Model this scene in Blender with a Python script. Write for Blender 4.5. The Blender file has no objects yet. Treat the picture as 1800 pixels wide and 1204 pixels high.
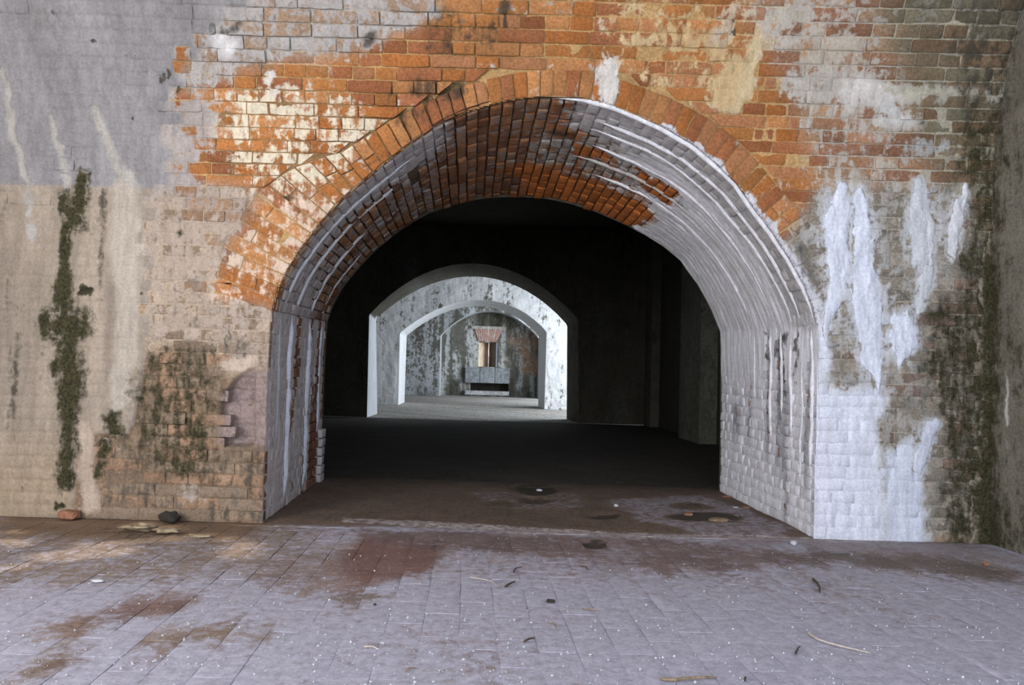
import bpy, math, random
import numpy as np
from mathutils import Matrix, Vector

# ------------------------------------------------------------------ camera
sc = bpy.context.scene
FPX, PW, PH = 1400.0, 1800.0, 1204.0
CAM = np.array([0.0, -4.2, 0.828])
def unit(v): v = np.asarray(v, float); return v / np.linalg.norm(v)
_y = unit([0.0, -(654 - 602) / FPX, -1.0])           # where the wall's normal vanishes
_z = np.array([0.028, 1.0, 0.0]); _z = unit(_z - _y * (_z @ _y))
_x = np.cross(_y, _z)
RCW = np.array([_x, _y, _z])                          # camera -> world
cam = bpy.data.cameras.new('camera'); cam_o = bpy.data.objects.new('camera', cam)
sc.collection.objects.link(cam_o)
cam.sensor_width = 36.0; cam.lens = 36.0 * FPX / PW; cam.clip_start = 0.05; cam.clip_end = 200
M = Matrix([list(RCW[i]) + [CAM[i]] for i in range(3)] + [[0, 0, 0, 1]])
cam_o.matrix_world = M
sc.camera = cam_o

# ------------------------------------------------------------------ light and exposure
sc.view_settings.view_transform = 'Standard'
sc.view_settings.look = 'None'
sc.view_settings.gamma = 1.0
sc.view_settings.use_curve_mapping = False
sc.view_settings.exposure = 0.1
world = bpy.data.worlds.new('sky'); sc.world = world
world.use_nodes = True
bg = world.node_tree.nodes['Background']
bg.inputs[0].default_value = (0.62, 0.74, 1.0, 1); bg.inputs[1].default_value = 1.0

def area(name, loc, target, sx, sy, power, col):
    l = bpy.data.lights.new(name, 'AREA'); l.shape = 'RECTANGLE'; l.size = sx; l.size_y = sy
    l.energy = power; l.color = col
    o = bpy.data.objects.new(name, l); sc.collection.objects.link(o)
    o.location = loc
    o.rotation_euler = (Vector(target) - Vector(loc)).to_track_quat('-Z', 'Z').to_euler()
    return o
# daylight through the open front of the casemate behind the camera, and through the openings of the far rooms
area('daylight_front_opening', (-1.5, -8.6, 2.2), (0.1, 0, 1.0), 6.5, 3.2, 290, (0.97, 0.98, 1.0))
area('side_fill_left', (-3.45, -3.6, 1.5), (1.8, 0.6, 0.9), 2.0, 2.0, 190, (1.0, 0.98, 0.95))  # added fill lamp that brightens the right jamb
area('side_fill_right', (2.6, -5.0, 1.5), (-1.2, 0.7, 0.8), 1.6, 2.0, 70, (0.82, 0.90, 1.0))  # bluish fill, added to lift the left jamb
area('daylight_far_opening', (3.6, 12.3, 1.9), (-1.5, 12.7, 1.0), 2.6, 2.6, 330, (0.86, 0.93, 1.0))
area('daylight_end_opening', (3.6, 18.9, 1.9), (-1.5, 20.0, 1.0), 3.0, 2.6, 430, (0.86, 0.93, 1.0))
sun = bpy.data.lights.new('sun', 'SUN'); sun.energy = 4.5; sun.angle = math.radians(1.5); sun.color = (1.0, 0.84, 0.62)
sun_o = bpy.data.objects.new('sun', sun); sc.collection.objects.link(sun_o)
SUN_DIR = unit([1.0, 0.33, -0.62])                    # the way the light travels
sun_o.rotation_euler = Vector(SUN_DIR).to_track_quat('-Z', 'Z').to_euler()

# ------------------------------------------------------------------ helpers
rng = np.random.default_rng(11)
random.seed(11)
SKEW = -0.0557                                        # the passage runs a little to the left of the wall's normal
ZS, RV = 1.75, 2.2                                    # springing height and radius of the vault over the front wall
def g(z):
    d = np.clip(np.asarray(z, float) - ZS, 0, 1.8)
    return -(RV - np.sqrt(RV * RV - d * d))
def gd(z):
    d = np.clip(np.asarray(z, float) - ZS, 0, 1.8)
    return -d / np.sqrt(RV * RV - d * d)
def ray(px, py):
    px = np.asarray(px, float); py = np.asarray(py, float)
    c = np.stack([(px - 900) / FPX, -(py - 602) / FPX, -np.ones_like(px)], -1)
    return c @ RCW.T
def onY(px, py, Y):
    d = ray(px, py); t = (Y - CAM[1]) / d[..., 1]
    return CAM + d * t[..., None]
def W(px, py):                                        # measured point on the front wall -> (x, z) in metres
    d = ray(px, py); Y = np.zeros(d.shape[:-1])
    for _ in range(25):
        p = CAM + d * ((Y - CAM[1]) / d[..., 1])[..., None]
        Y = 0.5 * Y + 0.5 * g(p[..., 2])
    return np.stack([p[..., 0], p[..., 2]], -1)
def FL(px, py):                                       # measured point on the floor -> (X, Y)
    d = ray(px, py); t = -CAM[2] / d[..., 2]
    return (CAM + d * t[..., None])[..., :2]
def pts(l): return np.array(l, float)
def Wp(l): a = pts(l); return W(a[:, 0], a[:, 1])
def FLp(l): a = pts(l); return FL(a[:, 0], a[:, 1])
PX = 1 / 333.0

def s2l(c):
    c = np.asarray(c, float) / 255.0
    return np.where(c <= 0.04045, c / 12.92, ((c + 0.055) / 1.055) ** 2.4)
def sst(a, b, x):
    t = np.clip((x - a) / (b - a), 0, 1); return t * t * (3 - 2 * t)
def _hash(ix, iy, s):
    n = (ix.astype(np.int64) * 374761393 + iy.astype(np.int64) * 668265263 + s * 974711) & 0xffffffff
    n = ((n ^ (n >> 13)) * 1274126177) & 0xffffffff
    return ((n ^ (n >> 16)) & 0xffff) / 65535.0
def vn(x, y, s=0):
    ix = np.floor(x); iy = np.floor(y); fx = x - ix; fy = y - iy
    ix = ix.astype(np.int64); iy = iy.astype(np.int64)
    fx = fx * fx * (3 - 2 * fx); fy = fy * fy * (3 - 2 * fy)
    a = _hash(ix, iy, s); b = _hash(ix + 1, iy, s); c = _hash(ix, iy + 1, s); d = _hash(ix + 1, iy + 1, s)
    return (a * (1 - fx) + b * fx) * (1 - fy) + (c * (1 - fx) + d * fx) * fy
def fbm(x, y, s=0, o=4):
    r = np.zeros(np.shape(x)); amp = 1; tot = 0
    for i in range(o):
        r += amp * vn(x * 2 ** i + 17.3 * i, y * 2 ** i - 9.1 * i, s + i); tot += amp; amp *= 0.55
    return r / tot                                    # 0..1
def poly_mask(P, x, y, soft):
    out = np.zeros(x.shape); lo = P.min(0) - soft; hi = P.max(0) + soft
    k = np.nonzero((x > lo[0]) & (x < hi[0]) & (y > lo[1]) & (y < hi[1]))[0]
    if not len(k): return out
    X = x[k]; Y = y[k]; ins = np.zeros(len(k), bool); d2 = np.full(len(k), 1e9)
    for i in range(len(P)):
        a = P[i]; b = P[(i + 1) % len(P)]
        c = ((a[1] > Y) != (b[1] > Y))
        with np.errstate(divide='ignore', invalid='ignore'):
            c &= X < (b[0] - a[0]) * (Y - a[1]) / (b[1] - a[1] + 1e-12) + a[0]
        ins ^= c
        ab = b - a; t = np.clip(((X - a[0]) * ab[0] + (Y - a[1]) * ab[1]) / (ab @ ab + 1e-12), 0, 1)
        d2 = np.minimum(d2, (X - a[0] - t * ab[0]) ** 2 + (Y - a[1] - t * ab[1]) ** 2)
    sd = np.sqrt(d2) * np.where(ins, 1, -1)
    out[k] = sst(-soft, soft, sd); return out
def stroke_mask(P, R, x, y, soft=0.6):
    out = np.zeros(x.shape); rm = R.max() * (1 + soft)
    lo = P.min(0) - rm; hi = P.max(0) + rm
    k = np.nonzero((x > lo[0]) & (x < hi[0]) & (y > lo[1]) & (y < hi[1]))[0]
    if not len(k): return out
    X = x[k]; Y = y[k]; m = np.zeros(len(k))
    for i in range(max(1, len(P) - 1)):
        a = P[i]; b = P[min(i + 1, len(P) - 1)]; ab = b - a
        t = np.clip(((X - a[0]) * ab[0] + (Y - a[1]) * ab[1]) / (ab @ ab + 1e-9), 0, 1)
        d = np.sqrt((X - a[0] - t * ab[0]) ** 2 + (Y - a[1] - t * ab[1]) ** 2)
        r = R[i] + (R[min(i + 1, len(P) - 1)] - R[i]) * t
        m = np.maximum(m, sst(1 + soft, 1 - soft, d / r))
    out[k] = m; return out

# ------------------------------------------------------------------ materials
def nodes_of(name):
    m = bpy.data.materials.new(name); m.use_nodes = True
    nt = m.node_tree; nt.nodes.clear(); return m, nt
def masonry(name, scale=1.0, bump=0.35, rough=0.92, wlo=0.41, whi=0.63):
    m, nt = nodes_of(name); N = nt.nodes; L = nt.links
    def nd(t, **k):
        n = N.new(t)
        for a, b in k.items(): setattr(n, a, b)
        return n
    def val(x):
        return x
    def math_(op, a, b=None, c=None):
        n = nd('ShaderNodeMath', operation=op)
        for i, v in enumerate((a, b, c)):
            if v is None: continue
            if isinstance(v, (int, float)): n.inputs[i].default_value = v
            else: L.new(v, n.inputs[i])
        return n.outputs[0]
    def mapr(v, a, b, c=0, d=1):
        n = nd('ShaderNodeMapRange', interpolation_type='SMOOTHSTEP')
        L.new(v, n.inputs[0])
        for i, q in enumerate((a, b, c, d)): n.inputs[i + 1].default_value = q
        return n.outputs[0]
    def mix(f, a, b, bt='MIX'):
        n = nd('ShaderNodeMix', data_type='RGBA', blend_type=bt)
        if isinstance(f, (int, float)): n.inputs[0].default_value = f
        else: L.new(f, n.inputs[0])
        for i, v in ((6, a), (7, b)):
            if isinstance(v, tuple): n.inputs[i].default_value = v
            else: L.new(v, n.inputs[i])
        return n.outputs[2]
    geo = nd('ShaderNodeNewGeometry').outputs['Position']
    def noise(s, det=6, r=0.6, vec=geo, dist=0.0):
        n = nd('ShaderNodeTexNoise'); n.inputs['Scale'].default_value = s * scale; n.inputs['Detail'].default_value = det
        n.inputs['Roughness'].default_value = r; n.inputs['Distortion'].default_value = dist
        L.new(vec, n.inputs['Vector']); return n.outputs['Fac']
    mp = nd('ShaderNodeMapping'); mp.inputs['Scale'].default_value = (1, 1, 0.22); L.new(geo, mp.inputs['Vector'])
    def attr(a):
        n = nd('ShaderNodeAttribute', attribute_name=a); return n
    col = attr('col').outputs['Color']; wcol = attr('wcol').outputs['Color']
    sp = nd('ShaderNodeSeparateColor'); L.new(attr('msk').outputs['Color'], sp.inputs[0])
    nA = noise(17, 9, 0.68, dist=0.4); nB = noise(75, 6, 0.65); nC = noise(26, 7, 0.62, vec=mp.outputs[0]); nD = noise(5, 6, 0.6); nE = noise(210, 3, 0.6)
    c = mix(1.0, col, mapr(nB, 0.25, 0.75, 0.68, 1.32), 'MULTIPLY')
    c = mix(1.0, c, mapr(nD, 0.3, 0.7, 0.86, 1.14), 'MULTIPLY')
    pit = mapr(nE, 0.66, 0.74)
    c = mix(math_('MULTIPLY', pit, 0.5), c, (0.02, 0.017, 0.014, 1))
    # grime
    gr = math_('ADD', sp.outputs[2], math_('MULTIPLY', math_('SUBTRACT', math_('MULTIPLY', math_('ADD', nA, nC), 0.5), 0.5), 2.2))
    gf = mapr(gr, 0.34, 0.78, 0, 0.86)
    # lime wash and salts
    nw = math_('MULTIPLY', math_('ADD', math_('MULTIPLY', nA, 1.3), math_('MULTIPLY', nC, 0.7)), 0.5)
    wf = mapr(math_('ADD', sp.outputs[0], math_('MULTIPLY', math_('SUBTRACT', nw, 0.5), 2.3)), wlo, whi, 0, 0.97)
    w2 = mix(1.0, wcol, mapr(nB, 0.25, 0.75, 0.84, 1.14), 'MULTIPLY')
    w2 = mix(1.0, w2, mapr(nC, 0.3, 0.7, 0.84, 1.12), 'MULTIPLY')
    c = mix(wf, c, w2)
    c = mix(gf, c, mix(nB, (0.028, 0.025, 0.018, 1), (0.055, 0.048, 0.034, 1)))
    mf = mapr(math_('ADD', sp.outputs[1], math_('MULTIPLY', math_('SUBTRACT', nw, 0.5), 2.3)), 0.27, 0.86, 0, 0.93)
    mcol = mix(mapr(nB, 0.35, 0.65), (0.014, 0.014, 0.006, 1), (0.060, 0.054, 0.021, 1))
    c = mix(mf, c, mcol)
    b = nd('ShaderNodeBsdfPrincipled')
    L.new(c, b.inputs['Base Color']); b.inputs['Roughness'].default_value = rough; b.inputs['Specular IOR Level'].default_value = 0.25
    h = math_('ADD', math_('MULTIPLY', nB, 0.4), math_('ADD', math_('MULTIPLY', nA, 1.1), math_('MULTIPLY', wf, 0.22)))
    h = math_('SUBTRACT', h, math_('MULTIPLY', pit, 0.25))
    bp = nd('ShaderNodeBump'); bp.inputs['Strength'].default_value = bump; bp.inputs['Distance'].default_value = 0.012
    L.new(h, bp.inputs['Height']); L.new(bp.outputs[0], b.inputs['Normal'])
    out = nd('ShaderNodeOutputMaterial'); L.new(b.outputs[0], out.inputs[0])
    return m
def plain(name, c1, c2, scale=40, rough=0.9, bump=0.4):
    m, nt = nodes_of(name); N = nt.nodes; L = nt.links
    t = N.new('ShaderNodeTexCoord'); n = N.new('ShaderNodeTexNoise'); n.inputs['Scale'].default_value = scale; n.inputs['Detail'].default_value = 6
    L.new(t.outputs['Object'], n.inputs['Vector'])
    r = N.new('ShaderNodeValToRGB'); r.color_ramp.elements[0].position = 0.35; r.color_ramp.elements[1].position = 0.68
    r.color_ramp.elements[0].color = (*s2l(c1), 1); r.color_ramp.elements[1].color = (*s2l(c2), 1)
    L.new(n.outputs['Fac'], r.inputs[0])
    b = N.new('ShaderNodeBsdfPrincipled'); b.inputs['Roughness'].default_value = rough; L.new(r.outputs[0], b.inputs['Base Color'])
    bp = N.new('ShaderNodeBump'); bp.inputs['Strength'].default_value = bump; bp.inputs['Distance'].default_value = 0.004
    L.new(n.outputs['Fac'], bp.inputs['Height']); L.new(bp.outputs[0], b.inputs['Normal'])
    o = N.new('ShaderNodeOutputMaterial'); L.new(b.outputs[0], o.inputs[0]); return m
MAT = masonry('weathered_brickwork')
MATF = masonry('dusty_floor_brick', bump=0.22, wlo=0.30, whi=0.82)
MATR = masonry('old_limewash', scale=0.6, bump=0.5)

# ------------------------------------------------------------------ mesh building
def mesh_obj(name, V, Q, mat, attrs=None, parent=None, smooth=True, center=False):
    V = np.asarray(V, np.float64); Q = np.asarray(Q, np.int32)
    loc = np.zeros(3)
    if center: loc = V.mean(0)
    me = bpy.data.meshes.new(name)
    n, k = Q.shape
    me.vertices.add(len(V)); me.vertices.foreach_set('co', (V - loc).astype(np.float32).ravel())
    me.loops.add(n * k); me.loops.foreach_set('vertex_index', Q.ravel())
    me.polygons.add(n); me.polygons.foreach_set('loop_start', np.arange(0, n * k, k, dtype=np.int32))
    me.polygons.foreach_set('use_smooth', np.full(n, smooth, bool))
    me.update(calc_edges=True)
    for a, arr in (attrs or {}).items():
        at = me.attributes.new(a, 'FLOAT_COLOR', 'POINT')
        buf = np.ones((len(V), 4), np.float32); buf[:, :3] = arr
        at.data.foreach_set('color', buf.ravel())
    me.materials.append(mat)
    o = bpy.data.objects.new(name, me); sc.collection.objects.link(o)
    o.location = loc
    if parent is not None: o.parent = parent
    return o
def structure(o, label, cat):
    o['kind'] = 'structure'; o['label'] = label; o['category'] = cat; return o
def compact(V, Q, attrs):
    u, inv = np.unique(Q.ravel(), return_inverse=True)
    return V[u], inv.reshape(Q.shape), {k: a[u] for k, a in attrs.items()}
def grid_quads(nr, nc):
    i = np.arange(nr * nc).reshape(nr, nc)
    return np.stack([i[:-1, :-1], i[:-1, 1:], i[1:, 1:], i[1:, :-1]], -1).reshape(-1, 4)
NU, NV = 7, 4
_bi = [(0, a) for a in range(NU)] + [(b, NU - 1) for b in range(1, NV)] + [(NV - 1, a) for a in range(NU - 2, -1, -1)] + [(b, 0) for b in range(NV - 2, 0, -1)]
_bidx = np.array([b * NU + a for b, a in _bi]); NB = len(_bidx); NPB = NU * NV + 2 * NB
def _brick_faces():
    f = grid_quads(NV, NU).tolist()
    for k in range(NB):
        k2 = (k + 1) % NB
        f.append([NU * NV + k2, NU * NV + k, NU * NV + NB + k, NU * NV + NB + k2])
    return np.array(f, np.int32)
BF = _brick_faces()
def bricks(C, proud, depth, S, joint=0.0033, bevel=0.003, rough=0.0018, seed=3, chip=0.10, tilt=1.0):
    """C: n x 4 x 2 patch corners; S(p, off) maps them onto a surface. Returns V (n, NPB, 3), p2 (n, NPB, 2)."""
    n = len(C)
    a = np.array([0, 0.035, 0.26, 0.5, 0.74, 0.965, 1]); b = np.array([0, 0.085, 0.915, 1])
    A, B = np.meshgrid(a, b)
    w = np.stack([(1 - A) * (1 - B), A * (1 - B), A * B, (1 - A) * B], -1)
    ctr = C.mean(1, keepdims=True)
    # mortar joint taken off in metres
    lu = np.linalg.norm(C[:, 1] - C[:, 0], axis=1)[:, None, None]; lv = np.linalg.norm(C[:, 3] - C[:, 0], axis=1)[:, None, None]
    eu = (C[:, 1:2] - C[:, 0:1]) / lu; ev = (C[:, 3:4] - C[:, 0:1]) / lv
    sg = np.array([[1, 1], [-1, 1], [-1, -1], [1, -1]], float)
    jt = joint * rng.uniform(0.5, 1.5, (n, 1, 1))
    C2 = C + jt * (sg[None, :, 0:1] * eu + sg[None, :, 1:2] * ev)
    # knocked-off corners
    pull = np.where(rng.random((n, 4, 1)) < chip, rng.uniform(0.06, 0.22, (n, 4, 1)), rng.uniform(0.005, 0.025, (n, 4, 1)))
    P = np.einsum('jkc,ncd->njkd', w, C2)
    for ci, (jb, ja) in enumerate(((0, 0), (0, NU - 1), (NV - 1, NU - 1), (NV - 1, 0))):
        P[:, jb, ja] += (ctr[:, 0] - P[:, jb, ja]) * pull[:, ci] * np.array([1.0, 1.0])
    x = P[..., 0]; y = P[..., 1]
    P = P + np.stack([fbm(x * 34, y * 34, seed, 2) - 0.5, fbm(x * 34 + 50, y * 34, seed + 5, 2) - 0.5], -1) * 0.007
    k = rng.uniform(-1, 1, (n, 1, 1))
    off = proud[:, None, None] + (fbm(P[..., 0] * 40, P[..., 1] * 40, seed + 9, 3) - 0.5) * rough * 4 \
        + tilt * rng.normal(0, 0.0014, (n, 1, 1)) * (A - 0.5)[None] * 2 + tilt * rng.normal(0, 0.0012, (n, 1, 1)) * (B - 0.5)[None] * 2
    bd = np.zeros((NV, NU)); bd[0] = bd[-1] = 1; bd[:, 0] = bd[:, -1] = 1
    off = off - bd[None] * bevel
    P = P.reshape(n, NV * NU, 2); off = off.reshape(n, NV * NU)
    P = np.concatenate([P, P[:, _bidx], P[:, _bidx]], 1)
    off = np.concatenate([off, off[:, _bidx], np.repeat((proud - depth)[:, None], NB, 1)], 1)
    V = S(P.reshape(-1, 2), off.reshape(-1)).reshape(n, NPB, 3)
    return V, P
def emit_bricks(V, attrs, score, root, name='brick', limit=300, mat=None, label_of=None, flip=False):
    """The `limit` best-seen bricks as parts of root, the others joined into one part of kind stuff."""
    n = len(V); mat = mat or MAT
    F = BF[:, ::-1] if flip else BF
    order = np.argsort(-score); top = set(order[:limit].tolist())
    for i in sorted(top):
        mesh_obj(name, V[i], F, mat, {k: a[i] for k, a in attrs.items()}, root, center=True)
    rest = np.array([i for i in range(n) if i not in top], int)
    if len(rest):
        Q = (F[None] + (np.arange(len(rest)) * NPB)[:, None, None]).reshape(-1, 4)
        o = mesh_obj('brickwork', V[rest].reshape(-1, 3), Q, mat, {k: a[rest].reshape(-1, 3) for k, a in attrs.items()}, root)
        o['kind'] = 'stuff'

# ------------------------------------------------------------------ the arch, measured
F_JL = [(462, 917), (466, 800), (470, 680), (475, 575)]
F_AR = [(478, 546), (488, 510), (504, 475), (522, 445), (541, 418), (561, 392), (583, 367), (610, 341), (640, 315), (672, 289), (705, 263),
        (740, 238), (775, 215), (815, 197), (855, 185), (895, 176), (940, 170), (985, 169), (1030, 173), (1073, 184), (1117, 201), (1167, 222),
        (1220, 252), (1255, 282), (1297, 323), (1333, 373), (1362, 410), (1389, 453), (1416, 503), (1431, 540), (1438, 572)]
F_JR = [(1438, 620), (1437, 700), (1434, 800), (1430, 946)]
B_JL = [(562, 838), (566, 760), (570, 650), (573, 590)]
B_AR = [(575, 566), (583, 541), (599, 510), (618, 485), (640, 460), (664, 436), (690, 414), (720, 393), (755, 374), (800, 359), (840, 350),
        (880, 346), (920, 346), (960, 349), (1000, 357), (1050, 373), (1100, 395), (1135, 413), (1166, 433), (1196, 457), (1226, 499), (1249, 542), (1266, 582)]
B_JR = [(1267, 620), (1267, 700), (1266, 790), (1264, 868)]
YB = 1.6
def arc(P, n):
    d = np.concatenate([[0], np.cumsum(np.linalg.norm(np.diff(P, axis=0), axis=1))]); t = np.linspace(0, d[-1], n)
    return np.stack([np.interp(t, d, P[:, i]) for i in range(P.shape[1])], -1), d[-1]
NS = 220
def profile(jl, ar, jr, conv):
    a = conv(jl); a[0, -1] = 0.0; b = conv(ar); c = conv(jr); c[-1, -1] = 0.0
    s1, l1 = arc(np.vstack([a, b[:1]]), NS); s2, l2 = arc(b, NS); s3, l3 = arc(np.vstack([b[-1:], c]), NS)
    return np.vstack([s1[:-1], s2[:-1], s3]), (l1, l2, l3), b
def convF(l): p = Wp(l); return np.stack([p[:, 0], g(p[:, 1]), p[:, 1]], -1)
def convB(l): a = pts(l); return onY(a[:, 0], a[:, 1], YB)
PFR, LEN, _arF = profile(F_JL, F_AR, F_JR, convF)
PBK, _, _ = profile(B_JL, B_AR, B_JR, convB)
QS = np.concatenate([np.linspace(0, 1, NS)[:-1], np.linspace(1, 2, NS)[:-1], np.linspace(2, 3, NS)])
def lp(P, q): return np.stack([np.interp(q, QS, P[:, i]) for i in range(3)], -1)
def loft(q, v):
    f = lp(PFR, q); b = lp(PBK, q); return f + (b - f) * v[:, None]
def S_soffit(p, off):
    q = p[:, 0]; v = p[:, 1]; e = 0.006
    P = loft(q, v)
    du = loft(np.clip(q + e, 0, 3), v) - loft(np.clip(q - e, 0, 3), v); dv = loft(q, v + 0.02) - loft(q, v - 0.02)
    N = np.cross(dv, du); N /= np.linalg.norm(N, axis=1)[:, None] + 1e-9
    return P + N * off[:, None]
NICHE = Wp([(388, 700), (412, 668), (440, 648), (484, 656), (484, 782), (388, 784)])
def S_front(p, off):
    x = p[:, 0]; z = p[:, 1]; s = gd(z); ln = np.sqrt(1 + s * s)
    out = np.stack([x, g(z) - off / ln, z + off * s / ln], -1)
    return out

# ring of voussoirs: outer edge
CEN = W(np.array(957.0), np.array(700.0))
ARC2, LARC = arc(np.stack([_arF[:, 0], _arF[:, 2]], -1), 400)
_dir = ARC2 - CEN; _dir /= np.linalg.norm(_dir, axis=1)[:, None]
_tx = W(np.array([478., 500, 541, 583, 640, 705, 775, 855, 985, 1117, 1220, 1333, 1416, 1438]), np.array([546., 480, 418, 367, 315, 263, 215, 185, 169, 201, 252, 373, 503, 572]))[:, 0]
RL = np.interp(ARC2[:, 0], _tx, np.array([106, 118, 122, 104, 62, 52, 44, 42, 43, 46, 50, 56, 70, 70]) * PX)
OUT2 = ARC2 + _dir * RL[:, None]
kap = int(np.argmax(OUT2[:, 1])); ZAP = OUT2[kap, 1]
ol = OUT2[:kap + 1]; orr = OUT2[kap:][::-1]
def mono(P):                                           # x as a function of z
    z = np.maximum.accumulate(P[:, 1]); return z + np.arange(len(z)) * 1e-9, P[:, 0]
OLz, OLx = mono(ol); ORz, ORx = mono(orr)
ZSL = PFR[NS - 1, 2]; ZSR = PFR[2 * NS - 2, 2]
def xl(z): return np.where(z < OLz[0], np.interp(z, PFR[:NS, 2], PFR[:NS, 0]), np.interp(z, OLz, OLx))
def xr(z): return np.where(z < ORz[0], np.interp(z, PFR[2 * NS - 2:, 2][::-1], PFR[2 * NS - 2:, 0][::-1]), np.interp(z, ORz, ORx))
OPEN2 = np.vstack([PFR[:, [0, 2]][:NS], ARC2, PFR[2 * NS - 2:, [0, 2]]])
RING2 = np.vstack([ARC2, OUT2[::-1]])

# ------------------------------------------------------------------ what the front wall is stained with
class Paint:
    def __init__(s, n):
        s.col = np.zeros((n, 3)); s.wash = np.zeros(n); s.wcol = np.tile(s2l((185, 178, 168)), (n, 1)); s.moss = np.zeros(n); s.grime = np.zeros(n); s.thick = np.zeros(n)
    def attrs(s): return {'col': s.col, 'wcol': s.wcol, 'msk': np.stack([s.wash, s.moss, s.grime], -1)}
    def setw(s, m, w, c=None, g=None, thick=None, moss=None):
        if w is not None: s.wash += (w - s.wash) * m
        if c is not None: s.wcol += (s2l(c) - s.wcol) * m[:, None]
        if g is not None: s.grime += (g - s.grime) * m
        if thick is not None: s.thick += (thick - s.thick) * m
        if moss is not None: s.moss += (moss - s.moss) * m
    def setc(s, m, c): s.col += (s2l(c) - s.col) * m[:, None]
def wpoly(l): return Wp(l)
def wstroke(l): a = pts(l); return W(a[:, 0], a[:, 1]), a[:, 2] * PX
Z_PLASTER = wpoly([(-300, -80), (330, -80), (470, -60), (425, 10), (372, 40), (345, 60), (335, 100), (296, 108), (312, 150), (290, 172), (300, 205), (272, 240), (300, 265), (285, 340), (250, 350), (248, 520), (250, 640), (225, 760), (135, 770), (125, 900), (-300, 940)])
Z_PALEMID = wpoly([(245, 330), (410, 320), (470, 350), (400, 420), (372, 520), (500, 545), (500, 640), (400, 660), (330, 610), (245, 620)])
Z_CREAM = wpoly([(385, 160), (520, 150), (640, 178), (700, 200), (640, 260), (560, 330), (500, 350), (420, 330), (370, 250)])
Z_CREAM2 = wpoly([(400, 165), (560, 158), (660, 188), (640, 225), (600, 300), (540, 330), (470, 330), (410, 260)])
Z_GREYUL = wpoly([(420, -60), (760, -60), (780, 40), (700, 60), (640, 90), (560, 110), (430, 112), (340, 175), (310, 150), (340, 60)])
Z_TAN = wpoly([(1060, -60), (1340, -60), (1330, 190), (1200, 190), (1130, 160), (1060, 110)])
Z_RGREY = wpoly([(1290, -60), (1620, -60), (1640, 240), (1700, 330), (1660, 520), (1450, 540), (1400, 420), (1440, 330), (1390, 170)])
Z_RDARK = wpoly([(1540, -80), (2000, -80), (2000, 560), (1700, 560), (1640, 330), (1600, 200), (1560, 60)])
Z_RMID = wpoly([(1412, 395), (1440, 340), (1720, 330), (1760, 960), (1430, 960), (1415, 560), (1372, 425)])
Z_WHITE = wpoly([(1436, 560), (1452, 610), (1452, 680), (1490, 690), (1530, 682), (1560, 700), (1546, 760), (1560, 960), (1425, 960)])
Z_WHITE2 = wpoly([(1562, 790), (1590, 775), (1612, 790), (1618, 830), (1626, 960), (1560, 960)])
Z_MOSSR = wpoly([(1590, 560), (1700, 500), (1760, 430), (2000, 400), (2000, 980), (1660, 980), (1650, 800), (1640, 690)])
Z_LBASE = wpoly([(120, 700), (260, 600), (510, 600), (510, 940), (100, 940)])
Z_OLIVE = wpoly([(190, 660), (290, 600), (380, 620), (390, 800), (330, 850), (240, 800)])
Z_TRANS = wpoly([(255, 195), (345, 170), (400, 190), (380, 250), (352, 300), (360, 345), (250, 345)])
Z_ORANGE = wpoly([(770, -60), (1060, -60), (1140, 160), (1300, 190), (1400, 200), (1420, 330), (1385, 405), (1330, 360), (1200, 240), (980, 150), (760, 200), (640, 330), (560, 340), (700, 180), (780, 100)])
FLOWS = [(wstroke(l), c, t) for l, c, t in [
    ([(1482, 326, 8), (1474, 362, 17), (1470, 410, 21), (1473, 456, 18), (1477, 500, 12), (1462, 530, 14), (1452, 556, 6), (1455, 600, 3)], (214, 219, 232), 0.014),
    ([(1512, 345, 10), (1517, 400, 15), (1516, 473, 17), (1523, 516, 22), (1529, 582, 20), (1530, 625, 15), (1544, 665, 6), (1543, 690, 3)], (216, 221, 235), 0.014),
    ([(1617, 324, 7), (1620, 366, 17), (1616, 400, 14), (1612, 455, 11), (1612, 464, 3)], (200, 205, 212), 0.010),
    ([(1632, 350, 5), (1635, 400, 6), (1634, 466, 3)], (206, 208, 214), 0.010),
    ([(1633, 476, 8), (1625, 500, 11), (1618, 525, 8), (1616, 550, 4)], (196, 200, 206), 0.010),
    ([(1697, 328, 4), (1686, 362, 9), (1675, 400, 10), (1674, 445, 8), (1676, 458, 3)], (214, 216, 222), 0.016),
    ([(1586, 566, 16), (1588, 592, 24), (1586, 612, 16), (1580, 638, 4)], (214, 219, 234), 0.012),
    ([(1070, 112, 8), (1068, 135, 12), (1072, 160, 14), (1074, 182, 7)], (214, 208, 200), 0.012),
    ([(1645, 745, 8), (1630, 770, 12), (1618, 800, 10), (1612, 830, 6)], (200, 204, 218), 0.008),
]]
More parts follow.
